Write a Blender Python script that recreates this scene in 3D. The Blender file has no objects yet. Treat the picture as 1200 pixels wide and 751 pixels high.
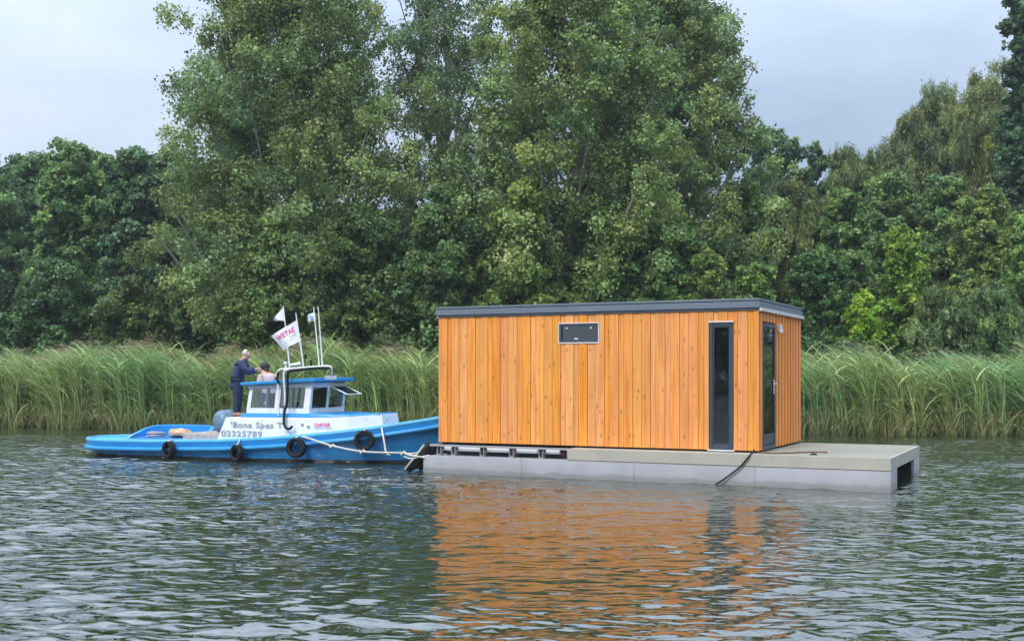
import bpy, bmesh, math, random
import numpy as np
from mathutils import Vector, Matrix

rnd = random.Random(7)
rng = np.random.default_rng(11)
SC = bpy.context.scene
COL = SC.collection
R = math.radians

# ------------------------------------------------------------------ camera
F, HOR, CAMZ = 1370.0, 439.0, 2.05          # focal length and horizon in pixels of a 1200 wide frame
cam_d = bpy.data.cameras.new('camera')
cam = bpy.data.objects.new('camera', cam_d); COL.objects.link(cam)
cam.location = (0, 0, CAMZ); cam.rotation_euler = (R(90), 0, 0)
cam_d.sensor_width = 36; cam_d.lens = 36 * F / 1200
cam_d.shift_y = (HOR - 375.5) / 1200
cam_d.clip_start = 0.1; cam_d.clip_end = 3000
SC.camera = cam

# ------------------------------------------------------------------ light
SUN_EL, SUN_AZ = 48, 212                     # azimuth clockwise from +Y: behind the camera, to the left
w = bpy.data.worlds.new('World'); SC.world = w; w.use_nodes = True
nt = w.node_tree; nt.nodes.clear()
def N(tree, typ, **kw):
    n = tree.nodes.new(typ)
    for k, v in kw.items(): setattr(n, k, v)
    return n
out = N(nt, 'ShaderNodeOutputWorld'); bg = N(nt, 'ShaderNodeBackground')
bg.inputs[1].default_value = 0.1
sky = N(nt, 'ShaderNodeTexSky'); sky.sky_type = 'NISHITA'; sky.sun_disc = False
sky.sun_elevation = R(SUN_EL); sky.sun_rotation = R(SUN_AZ)
sky.air_density = 1.0; sky.dust_density = 2.0
tc = N(nt, 'ShaderNodeTexCoord'); mp = N(nt, 'ShaderNodeMapping'); mp.inputs['Scale'].default_value = (1, 1, 2.6)
mp.inputs['Location'].default_value = (0.35, 0.1, 0.2)
n1 = N(nt, 'ShaderNodeTexNoise'); n1.inputs['Scale'].default_value = 2.3; n1.inputs['Detail'].default_value = 5; n1.inputs['Roughness'].default_value = 0.45
cr = N(nt, 'ShaderNodeValToRGB')
cr.color_ramp.elements[0].position = 0.36; cr.color_ramp.elements[0].color = (2.3, 3.0, 4.1, 1)
cr.color_ramp.elements[1].position = 0.66; cr.color_ramp.elements[1].color = (5.0, 5.7, 6.8, 1)
for e in cr.color_ramp.elements: e.color = tuple(c / 10 for c in e.color[:3]) + (1,)
sep = N(nt, 'ShaderNodeSeparateXYZ')
zr = N(nt, 'ShaderNodeMapRange')            # an overcast sky is brighter towards the zenith
zr.inputs['From Min'].default_value = 0.2; zr.inputs['From Max'].default_value = 0.75
zr.inputs['To Min'].default_value = 9.3; zr.inputs['To Max'].default_value = 29.0
vm = N(nt, 'ShaderNodeVectorMath', operation='SCALE')
mx = N(nt, 'ShaderNodeMix', data_type='RGBA'); mx.inputs[0].default_value = 0.88
L = nt.links.new
L(tc.outputs['Generated'], mp.inputs['Vector']); L(mp.outputs[0], n1.inputs['Vector']); L(n1.outputs[0], cr.inputs[0])
L(tc.outputs['Generated'], sep.inputs[0]); L(sep.outputs['Z'], zr.inputs['Value'])
L(cr.outputs[0], vm.inputs[0]); L(zr.outputs[0], vm.inputs['Scale'])
L(sky.outputs[0], mx.inputs[6]); L(vm.outputs[0], mx.inputs[7]); L(mx.outputs[2], bg.inputs[0]); L(bg.outputs[0], out.inputs[0])
sd = bpy.data.lights.new('sun', 'SUN'); sd.energy = 1.5; sd.angle = R(14); sd.color = (1, 0.95, 0.87)
so = bpy.data.objects.new('sun', sd); COL.objects.link(so)
az = R(SUN_AZ); dirv = Vector((math.sin(az) * math.cos(R(SUN_EL)), math.cos(az) * math.cos(R(SUN_EL)), math.sin(R(SUN_EL))))
so.rotation_euler = dirv.to_track_quat('Z', 'Y').to_euler(); so.location = dirv * 60
SC.view_settings.view_transform = 'Standard'; SC.view_settings.look = 'None'
SC.view_settings.exposure = 0.76; SC.view_settings.gamma = 1; SC.view_settings.use_curve_mapping = False
SC.render.engine = 'CYCLES'
SC.cycles.use_denoising = True; SC.cycles.max_bounces = 6; SC.cycles.transparent_max_bounces = 8
SC.cycles.diffuse_bounces = 3; SC.cycles.glossy_bounces = 4; SC.cycles.transmission_bounces = 5
SC.cycles.caustics_reflective = False; SC.cycles.caustics_refractive = False

# ------------------------------------------------------------------ helpers
def at(px, py, Y): return Vector(((px - 600) / F * Y, Y, CAMZ - (py - HOR) / F * Y))

def tag(o, label=None, cat=None, group=None, kind=None):
    if label: o['label'] = label
    if cat: o['category'] = cat
    if group: o['group'] = group
    if kind: o['kind'] = kind
    return o

def empty(name, loc=(0, 0, 0), rz=0.0):
    o = bpy.data.objects.new(name, None); COL.objects.link(o)
    o.location = loc; o.rotation_euler = (0, 0, rz); o.empty_display_size = 0.2
    return o

def link(name, me, mat=None, parent=None):
    o = bpy.data.objects.new(name, me); COL.objects.link(o)
    if mat is not None and not me.materials: me.materials.append(mat)
    if parent is not None: o.parent = parent
    return o

def mesh_np(name, V, Fq, col=None, smooth=False):
    """V (n,3), Fq (m,k) arrays -> mesh"""
    me = bpy.data.meshes.new(name)
    V = np.ascontiguousarray(V, dtype=np.float32); Fq = np.ascontiguousarray(Fq, dtype=np.int32)
    k = Fq.shape[1]
    me.vertices.add(len(V)); me.vertices.foreach_set('co', V.ravel())
    me.loops.add(Fq.size); me.loops.foreach_set('vertex_index', Fq.ravel())
    me.polygons.add(len(Fq)); me.polygons.foreach_set('loop_start', np.arange(0, Fq.size, k, dtype=np.int32))
    if col is not None:
        a = me.attributes.new('tint', 'FLOAT_COLOR', 'POINT')
        c4 = np.ones((len(V), 4), dtype=np.float32); c4[:, :3] = col
        a.data.foreach_set('color', c4.ravel())
    me.update(calc_edges=True); me.validate()
    if smooth: me.polygons.foreach_set('use_smooth', np.ones(len(me.polygons), dtype=bool))
    return me

class MB:
    def __init__(s): s.v = []; s.f = []; s.c = []
    def add(s, vs, fs, col=None):
        o = len(s.v); s.v += [tuple(v) for v in vs]; s.f += [tuple(i + o for i in f) for f in fs]
        if col is not None: s.c += [col] * len(vs)
        return s
    def box(s, x0, x1, y0, y1, z0, z1, col=None):
        vs = [(x, y, z) for z in (z0, z1) for y in (y0, y1) for x in (x0, x1)]
        return s.add(vs, [(0, 2, 3, 1), (4, 5, 7, 6), (0, 1, 5, 4), (2, 6, 7, 3), (0, 4, 6, 2), (1, 3, 7, 5)], col)
    def hexa(s, p, col=None):   # 8 points: bottom ring 0-3, top ring 4-7
        return s.add(p, [(3, 2, 1, 0), (4, 5, 6, 7), (0, 1, 5, 4), (1, 2, 6, 5), (2, 3, 7, 6), (3, 0, 4, 7)], col)
    def tube(s, pts, r, n=8, cap=True, col=None):
        pts = [Vector(p) for p in pts]; m = len(pts)
        rr = r if isinstance(r, (list, tuple)) else [r] * m
        t0 = (pts[1] - pts[0]).normalized()
        ref = Vector((0, 0, 1)) if abs(t0.z) < 0.9 else Vector((1, 0, 0))
        u = t0.cross(ref).normalized(); vs = []
        for i, p in enumerate(pts):
            t = ((pts[min(i + 1, m - 1)] - pts[max(i - 1, 0)])).normalized()
            u = (u - t * u.dot(t)).normalized(); v = t.cross(u)
            for k in range(n):
                a = 2 * math.pi * k / n
                vs.append(p + (u * math.cos(a) + v * math.sin(a)) * rr[i])
        fs = [(i * n + k, i * n + (k + 1) % n, (i + 1) * n + (k + 1) % n, (i + 1) * n + k) for i in range(m - 1) for k in range(n)]
        if cap: fs += [tuple(range(n - 1, -1, -1)), tuple((m - 1) * n + k for k in range(n))]
        return s.add(vs, fs, col)
    def lathe(s, prof, n, M=Matrix(), closed=False):
        vs = []
        for k in range(n):
            a = 2 * math.pi * k / n
            for r_, h in prof: vs.append(M @ Vector((r_ * math.cos(a), r_ * math.sin(a), h)))
        m = len(prof); fs = []
        for k in range(n):
            for j in range(m if closed else m - 1):
                j2 = (j + 1) % m
                fs.append((k * m + j, ((k + 1) % n) * m + j, ((k + 1) % n) * m + j2, k * m + j2))
        return s.add(vs, fs)
    def build(s, name, mat, parent=None, bevel=0, smooth=False, seg=2):
        me = bpy.data.meshes.new(name); me.from_pydata(s.v, [], s.f)
        if s.c:
            a = me.attributes.new('tint', 'FLOAT_COLOR', 'POINT')
            for i, c in enumerate(s.c): a.data[i].color = (c[0], c[1], c[2], 1)
        bm = bmesh.new(); bm.from_mesh(me)
        bmesh.ops.recalc_face_normals(bm, faces=bm.faces)
        if bevel:
            es = [e for e in bm.edges if len(e.link_faces) == 2 and e.calc_face_angle(0) > 0.6]
            bmesh.ops.bevel(bm, geom=es, offset=bevel, segments=seg, affect='EDGES', profile=0.5, clamp_overlap=True)
        bm.to_mesh(me); bm.free()
        if smooth: 
            me.polygons.foreach_set('use_smooth', np.ones(len(me.polygons), dtype=bool))
            try: me.set_sharp_from_angle(angle=R(40))
            except Exception: pass
        return link(name, me, mat, parent)

def bez(p0, p1, p2, n=8):
    p0, p1, p2 = Vector(p0), Vector(p1), Vector(p2)
    return [p0 * (1 - t) ** 2 + p1 * 2 * t * (1 - t) + p2 * t * t for t in [i / n for i in range(n + 1)]]
def spline(pts, n=6):
    P = [Vector(p) for p in pts]; P = [P[0] * 2 - P[1]] + P + [P[-1] * 2 - P[-2]]; o = []
    for i in range(1, len(P) - 2):
        a, b, c, d = P[i - 1:i + 3]
        for k in range(n):
            t = k / n
            o.append(0.5 * ((2 * b) + (c - a) * t + (2 * a - 5 * b + 4 * c - d) * t * t + (3 * b - a - 3 * c + d) * t ** 3))
    return o + [P[-2]]

# ------------------------------------------------------------------ materials
def mat(name, col, rough=0.5, metal=0.0, vary=0.12, scale=6.0, bump=0.0, bscale=40.0, spec=0.5, dirt=None):
    m = bpy.data.materials.new(name); m.use_nodes = True; t = m.node_tree; b = t.nodes['Principled BSDF']
    b.inputs['Roughness'].default_value = rough; b.inputs['Metallic'].default_value = metal
    b.inputs['Specular IOR Level'].default_value = spec
    co = N(t, 'ShaderNodeTexCoord'); nz = N(t, 'ShaderNodeTexNoise'); nz.inputs['Scale'].default_value = scale; nz.inputs['Detail'].default_value = 6
    r = N(t, 'ShaderNodeValToRGB'); r.color_ramp.elements[0].position = 0.3; r.color_ramp.elements[1].position = 0.7
    r.color_ramp.elements[0].color = tuple(c * (1 - vary) for c in col) + (1,)
    r.color_ramp.elements[1].color = tuple(min(1, c * (1 + vary)) for c in col) + (1,)
    t.links.new(co.outputs['Object'], nz.inputs['Vector']); t.links.new(nz.outputs[0], r.inputs[0])
    last = r.outputs[0]
    if dirt:
        dn = N(t, 'ShaderNodeTexNoise'); dn.inputs['Scale'].default_value = dirt[1]; dn.inputs['Detail'].default_value = 8; dn.inputs['Roughness'].default_value = 0.7
        mpn = N(t, 'ShaderNodeMapping'); mpn.inputs['Scale'].default_value = (1, 1, 0.25)
        dr = N(t, 'ShaderNodeValToRGB'); dr.color_ramp.elements[0].position = 0.54; dr.color_ramp.elements[1].position = 0.75
        dr.color_ramp.elements[0].color = (0, 0, 0, 1); dr.color_ramp.elements[1].color = (dirt[2],) * 3 + (1,)
        mm = N(t, 'ShaderNodeMix', data_type='RGBA'); mm.inputs[7].default_value = tuple(dirt[0]) + (1,)
        t.links.new(co.outputs['Object'], mpn.inputs[0]); t.links.new(mpn.outputs[0], dn.inputs['Vector']); t.links.new(dn.outputs[0], dr.inputs[0])
        t.links.new(dr.outputs[0], mm.inputs[0]); t.links.new(last, mm.inputs[6]); last = mm.outputs[2]
    t.links.new(last, b.inputs['Base Color'])
    if bump:
        n2 = N(t, 'ShaderNodeTexNoise'); n2.inputs['Scale'].default_value = bscale; n2.inputs['Detail'].default_value = 4
        bp = N(t, 'ShaderNodeBump'); bp.inputs['Strength'].default_value = bump; bp.inputs['Distance'].default_value = 0.01
        t.links.new(co.outputs['Object'], n2.inputs['Vector']); t.links.new(n2.outputs[0], bp.inputs['Height']); t.links.new(bp.outputs[0], b.inputs['Normal'])
    return m

def leaf_mat(name, rough=0.5, trans=0.3, spec=0.35):
    m = bpy.data.materials.new(name); m.use_nodes = True; t = m.node_tree; b = t.nodes['Principled BSDF']; o = t.nodes['Material Output']
    a = N(t, 'ShaderNodeAttribute'); a.attribute_name = 'tint'
    tr = N(t, 'ShaderNodeBsdfTranslucent'); ms = N(t, 'ShaderNodeMixShader'); ms.inputs[0].default_value = trans
    hs = N(t, 'ShaderNodeHueSaturation'); hs.inputs['Value'].default_value = 1.3; hs.inputs['Hue'].default_value = 0.485
    b.inputs['Roughness'].default_value = rough; b.inputs['Specular IOR Level'].default_value = spec
    t.links.new(a.outputs['Color'], b.inputs['Base Color']); t.links.new(a.outputs['Color'], hs.inputs['Color']); t.links.new(hs.outputs[0], tr.inputs[0])
    t.links.new(b.outputs[0], ms.inputs[1]); t.links.new(tr.outputs[0], ms.inputs[2]); t.links.new(ms.outputs[0], o.inputs[0])
    return m

def wood_mat():
    m = bpy.data.materials.new('larch_boards'); m.use_nodes = True; t = m.node_tree; b = t.nodes['Principled BSDF']
    a = N(t, 'ShaderNodeAttribute'); a.attribute_name = 'tint'
    sx = N(t, 'ShaderNodeSeparateColor'); t.links.new(a.outputs['Color'], sx.inputs[0])
    co = N(t, 'ShaderNodeTexCoord')
    cx = N(t, 'ShaderNodeCombineXYZ'); mm = N(t, 'ShaderNodeMath', operation='MULTIPLY'); mm.inputs[1].default_value = 37.0
    t.links.new(sx.outputs[1], mm.inputs[0]); t.links.new(mm.outputs[0], cx.inputs[2]); t.links.new(mm.outputs[0], cx.inputs[0])
    va = N(t, 'ShaderNodeVectorMath', operation='ADD'); t.links.new(co.outputs['Object'], va.inputs[0]); t.links.new(cx.outputs[0], va.inputs[1])
    mp = N(t, 'ShaderNodeMapping'); mp.inputs['Scale'].default_value = (26, 26, 0.9); t.links.new(va.outputs[0], mp.inputs[0])
    nz = N(t, 'ShaderNodeTexNoise'); nz.inputs['Scale'].default_value = 1.0; nz.inputs['Detail'].default_value = 6; nz.inputs['Distortion'].default_value = 0.8
    t.links.new(mp.outputs[0], nz.inputs['Vector'])
    r = N(t, 'ShaderNodeValToRGB'); e = r.color_ramp.elements
    e[0].position = 0.32; e[0].color = (0.73, 0.24, 0.038, 1); e[1].position = 0.66; e[1].color = (0.90, 0.385, 0.095, 1)
    t.links.new(nz.outputs[0], r.inputs[0])
    # board to board tone
    hs = N(t, 'ShaderNodeHueSaturation'); t.links.new(r.outputs[0], hs.inputs['Color'])
    mv = N(t, 'ShaderNodeMapRange'); mv.inputs['To Min'].default_value = 0.95; mv.inputs['To Max'].default_value = 1.06; t.links.new(sx.outputs[0], mv.inputs[0]); t.links.new(mv.outputs[0], hs.inputs['Value'])
    mh = N(t, 'ShaderNodeMapRange'); mh.inputs['To Min'].default_value = 0.493; mh.inputs['To Max'].default_value = 0.505; t.links.new(sx.outputs[1], mh.inputs[0]); t.links.new(mh.outputs[0], hs.inputs['Hue'])
    ms = N(t, 'ShaderNodeMapRange'); ms.inputs['To Min'].default_value = 0.94; ms.inputs['To Max'].default_value = 1.06; t.links.new(sx.outputs[2], ms.inputs[0]); t.links.new(ms.outputs[0], hs.inputs['Saturation'])
    # knots
    mk = N(t, 'ShaderNodeMapping'); mk.inputs['Scale'].default_value = (6.5, 6.5, 3.2); t.links.new(va.outputs[0], mk.inputs[0])
    vo = N(t, 'ShaderNodeTexVoronoi'); vo.inputs['Scale'].default_value = 1.0; vo.inputs['Randomness'].default_value = 1.0; t.links.new(mk.outputs[0], vo.inputs['Vector'])
    kr = N(t, 'ShaderNodeValToRGB'); k = kr.color_ramp.elements; k[0].position = 0.05; k[0].color = (1, 1, 1, 1); k[1].position = 0.20; k[1].color = (0, 0, 0, 1)
    t.links.new(vo.outputs['Distance'], kr.inputs[0])
    kf = N(t, 'ShaderNodeMath', operation='MULTIPLY'); kf.inputs[1].default_value = 0.6; t.links.new(kr.outputs[0], kf.inputs[0])
    mix = N(t, 'ShaderNodeMix', data_type='RGBA'); mix.inputs[7].default_value = (0.25, 0.075, 0.018, 1)
    t.links.new(kf.outputs[0], mix.inputs[0]); t.links.new(hs.outputs[0], mix.inputs[6])
    # broad stains
    n3 = N(t, 'ShaderNodeTexNoise'); n3.inputs['Scale'].default_value = 0.8; n3.inputs['Detail'].default_value = 5; t.links.new(va.outputs[0], n3.inputs['Vector'])
    r3 = N(t, 'ShaderNodeMapRange'); r3.inputs['From Min'].default_value = 0.3; r3.inputs['From Max'].default_value = 0.7; r3.inputs['To Min'].default_value = 0.86; r3.inputs['To Max'].default_value = 1.06
    t.links.new(n3.outputs[0], r3.inputs[0])
    vs = N(t, 'ShaderNodeVectorMath', operation='SCALE'); t.links.new(mix.outputs[2], vs.inputs[0]); t.links.new(r3.outputs[0], vs.inputs['Scale'])
    t.links.new(vs.outputs[0], b.inputs['Base Color'])
    b.inputs['Roughness'].default_value = 0.6
    bp = N(t, 'ShaderNodeBump'); bp.inputs['Strength'].default_value = 0.25; bp.inputs['Distance'].default_value = 0.004
    t.links.new(nz.outputs[0], bp.inputs['Height']); t.links.new(bp.outputs[0], b.inputs['Normal'])
    return m

def glass_mat(name, col=(0.9, 0.95, 0.95), alpha=0.35):
    """window glass: a mirror-like coat over a see-through pane"""
    m = bpy.data.materials.new(name); m.use_nodes = True; t = m.node_tree; t.nodes.clear()
    o = N(t, 'ShaderNodeOutputMaterial'); g = N(t, 'ShaderNodeBsdfGlossy'); g.inputs['Roughness'].default_value = 0.03
    tr = N(t, 'ShaderNodeBsdfTransparent'); tr.inputs[0].default_value = tuple(col) + (1,)
    fr = N(t, 'ShaderNodeFresnel'); fr.inputs[0].default_value = 1.6
    ma = N(t, 'ShaderNodeMath', operation='ADD'); ma.inputs[1].default_value = alpha; ma.use_clamp = True
    ms = N(t, 'ShaderNodeMixShader'); t.links.new(fr.outputs[0], ma.inputs[0]); t.links.new(ma.outputs[0], ms.inputs[0])
    t.links.new(tr.outputs[0], ms.inputs[1]); t.links.new(g.outputs[0], ms.inputs[2]); t.links.new(ms.outputs[0], o.inputs[0])
    return m

def water_mat():
    m = bpy.data.materials.new('river_water'); m.use_nodes = True; t = m.node_tree; b = t.nodes['Principled BSDF']
    b.inputs['Base Color'].default_value = (0.022, 0.030, 0.014, 1); b.inputs['Roughness'].default_value = 0.012
    b.inputs['IOR'].default_value = 2.8; b.inputs['Specular IOR Level'].default_value = 0.5
    co = N(t, 'ShaderNodeTexCoord')
    prev = None
    for sc_, dist, st, rot in (((1.2, 2.9, 1), 0.034, 0.6, 14), ((3.4, 7.5, 1), 0.006, 0.5, -8)):
        mp = N(t, 'ShaderNodeMapping'); mp.inputs['Scale'].default_value = sc_; mp.inputs['Rotation'].default_value = (0, 0, R(rot))
        nz = N(t, 'ShaderNodeTexNoise'); nz.inputs['Scale'].default_value = 2.2; nz.inputs['Detail'].default_value = 1; nz.inputs['Roughness'].default_value = 0.45
        bp = N(t, 'ShaderNodeBump'); bp.inputs['Strength'].default_value = st; bp.inputs['Distance'].default_value = dist * 3
        t.links.new(co.outputs['Object'], mp.inputs[0]); t.links.new(mp.outputs[0], nz.inputs['Vector']); t.links.new(nz.outputs[0], bp.inputs['Height'])
        rg = N(t, 'ShaderNodeAttribute'); rg.attribute_name = 'tint'; mg = N(t, 'ShaderNodeMath', operation='MULTIPLY'); mg.inputs[1].default_value = 2 * st
        t.links.new(rg.outputs['Fac'], mg.inputs[0]); t.links.new(mg.outputs[0], bp.inputs['Strength'])
        if prev: t.links.new(prev.outputs[0], bp.inputs['Normal'])
        prev = bp
    t.links.new(prev.outputs[0], b.inputs['Normal'])
    return m

def hull_mat():
    m = mat('hull_blue_paint', (0.014, 0.215, 0.54), 0.33, vary=0.12, scale=2.0, dirt=((0.16, 0.20, 0.24), 4.0, 0.6))
    t = m.node_tree; b = t.nodes['Principled BSDF']; src = b.inputs['Base Color'].links[0].from_socket
    co = N(t, 'ShaderNodeTexCoord'); s = N(t, 'ShaderNodeSeparateXYZ'); t.links.new(co.outputs['Object'], s.inputs[0])
    nz = N(t, 'ShaderNodeTexNoise'); nz.inputs['Scale'].default_value = 5; t.links.new(co.outputs['Object'], nz.inputs['Vector'])
    ma = N(t, 'ShaderNodeMath', operation='MULTIPLY_ADD'); ma.inputs[1].default_value = -0.05; t.links.new(nz.outputs[0], ma.inputs[0]); t.links.new(s.outputs['Z'], ma.inputs[2])
    lt = N(t, 'ShaderNodeMath', operation='LESS_THAN'); lt.inputs[1].default_value = 0.055; t.links.new(ma.outputs[0], lt.inputs[0])
    mx = N(t, 'ShaderNodeMix', data_type='RGBA'); mx.inputs[7].default_value = (0.02, 0.022, 0.022, 1)
    t.links.new(lt.outputs[0], mx.inputs[0]); t.links.new(src, mx.inputs[6]); t.links.new(mx.outputs[2], b.inputs['Base Color'])
    return m

M = {}
M['leaf'] = leaf_mat('leaf'); M['reed'] = leaf_mat('reed_blade', 0.42, 0.35, 0.5)
M['bark'] = mat('bark', (0.12, 0.105, 0.08), 0.9, vary=0.4, scale=3, bump=0.8, bscale=9, dirt=((0.05, 0.07, 0.03), 2, 0.6))
M['bark_pale'] = mat('pale_bark', (0.24, 0.23, 0.20), 0.9, vary=0.35, scale=3, bump=0.8, bscale=9, dirt=((0.06, 0.06, 0.05), 3, 0.8))
M['soil'] = mat('bank_soil', (0.035, 0.04, 0.018), 0.95, vary=0.5, scale=0.6, bump=0.6, bscale=2)
M['wood'] = wood_mat(); M['water'] = water_mat(); M['hull'] = hull_mat()
M['blue'] = mat('blue_paint', (0.02, 0.27, 0.60), 0.38, vary=0.08, scale=2.5, dirt=((0.20, 0.32, 0.42), 4, 0.3))
M['deck_blue'] = mat('deck_blue_paint', (0.075, 0.39, 0.66), 0.5, vary=0.12, scale=3, dirt=((0.30, 0.36, 0.38), 3.5, 0.5))
M['dark_blue'] = mat('cockpit_well_shade_blue', (0.02, 0.16, 0.50), 0.45, vary=0.1)  # darker blue, puts the shade of the sunken cockpit into the colour
M['white'] = mat('white_paint', (0.78, 0.79, 0.82), 0.4, vary=0.04, scale=2, dirt=((0.42, 0.36, 0.28), 4, 0.7))
M['whitef'] = mat('white_metal', (0.80, 0.81, 0.82), 0.35, vary=0.03)
M['anth'] = mat('anthracite_metal', (0.040, 0.054, 0.074), 0.42, vary=0.08, scale=3)
M['anth2'] = mat('roof_edge_metal', (0.135, 0.165, 0.205), 0.45, vary=0.08, scale=2, dirt=((0.22, 0.25, 0.27), 2.5, 0.4))
M['alu'] = mat('pale_trim', (0.62, 0.60, 0.57), 0.4, vary=0.05)
M['steel'] = mat('galvanised_pontoon', (0.345, 0.34, 0.36), 0.5, metal=0.15, vary=0.10, scale=1.6, bump=0.15, bscale=5, dirt=((0.30, 0.31, 0.32), 1.8, 0.6))
def waterline(m, z0, col):
    t = m.node_tree; b = t.nodes['Principled BSDF']; src = b.inputs['Base Color'].links[0].from_socket
    co = N(t, 'ShaderNodeTexCoord'); sp = N(t, 'ShaderNodeSeparateXYZ'); nz = N(t, 'ShaderNodeTexNoise'); nz.inputs['Scale'].default_value = 3.5; nz.inputs['Detail'].default_value = 7
    t.links.new(co.outputs['Object'], sp.inputs[0]); t.links.new(co.outputs['Object'], nz.inputs['Vector'])
    ma = N(t, 'ShaderNodeMath', operation='MULTIPLY_ADD'); ma.inputs[1].default_value = -0.16; t.links.new(nz.outputs[0], ma.inputs[0]); t.links.new(sp.outputs['Z'], ma.inputs[2])
    mr = N(t, 'ShaderNodeMapRange'); mr.inputs['From Min'].default_value = z0 - .08; mr.inputs['From Max'].default_value = z0 - .03; mr.inputs['To Min'].default_value = 0.42; mr.inputs['To Max'].default_value = 0; t.links.new(ma.outputs[0], mr.inputs[0])
    mx = N(t, 'ShaderNodeMix', data_type='RGBA'); mx.inputs[7].default_value = col; t.links.new(mr.outputs[0], mx.inputs[0]); t.links.new(src, mx.inputs[6]); t.links.new(mx.outputs[2], b.inputs['Base Color'])
waterline(M['steel'], 0.07, (0.14, 0.14, 0.11, 1))
M['compo'] = mat('composite_board', (0.42, 0.395, 0.33), 0.55, vary=0.08, scale=1.5, bump=0.2, bscale=30, dirt=((0.26, 0.25, 0.2), 1.6, 0.5))
M['black'] = mat('black_rubber', (0.011, 0.011, 0.012), 0.7, vary=0.3, scale=8, bump=0.3, bscale=60, spec=0.25)
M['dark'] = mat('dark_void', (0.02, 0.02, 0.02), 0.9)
M['rope'] = mat('rope_fibre', (0.60, 0.57, 0.50), 0.85, vary=0.25, scale=30, bump=0.6, bscale=150)
M['rust'] = mat('rusty_steel', (0.12, 0.04, 0.025), 0.8, vary=0.4, scale=20)
M['slate'] = mat('slate_blue_plastic', (0.12, 0.20, 0.28), 0.45, vary=0.12, scale=4)
M['grey'] = mat('grey_lettering', (0.33, 0.35, 0.36), 0.6)
M['pink'] = mat('pink_lettering', (0.75, 0.07, 0.28), 0.6)
M['pblue'] = mat('pale_blue_lettering', (0.25, 0.50, 0.72), 0.6)
M['cloth_white'] = mat('flag_cloth', (0.74, 0.76, 0.80), 0.8, vary=0.05)
M['tan'] = mat('tan_cloth', (0.55, 0.36, 0.22), 0.85, vary=0.2)
M['ochre_wood'] = mat('weathered_plank', (0.40, 0.33, 0.30), 0.75, vary=0.2, scale=8)
M['navy'] = mat('navy_jacket', (0.020, 0.035, 0.095), 0.65, vary=0.2, scale=10, bump=0.4, bscale=14)
M['trousers'] = mat('dark_blue_trousers', (0.018, 0.028, 0.07), 0.8, vary=0.2, scale=10)
M['skin'] = mat('skin', (0.55, 0.30, 0.21), 0.5, vary=0.06)
M['hair_grey'] = mat('grey_hair', (0.55, 0.50, 0.46), 0.8, vary=0.2, scale=30)
M['hair_dark'] = mat('dark_hair', (0.012, 0.011, 0.012), 0.55, vary=0.2, scale=30)
M['top'] = mat('pale_pink_top', (0.52, 0.42, 0.43), 0.8, vary=0.15, scale=6)
M['shoe'] = mat('tan_shoe_leather', (0.36, 0.17, 0.10), 0.6)
M['glass'] = glass_mat('cabin_glass', (0.55, 0.60, 0.60), 0.06)
M['boatglass'] = glass_mat('boat_glass', (0.8, 0.86, 0.86), 0.05)
M['inner'] = mat('cabin_interior', (0.10, 0.085, 0.07), 0.8)
M['blind'] = mat('pale_interior_panel', (0.45, 0.46, 0.46), 0.7)

# ------------------------------------------------------------------ bank and water
def bankY(x): return 42.8 - 0.16 * x + 0.35 * np.sin(x * 0.31 + 1.0) + 0.2 * np.sin(x * 0.9)

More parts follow.
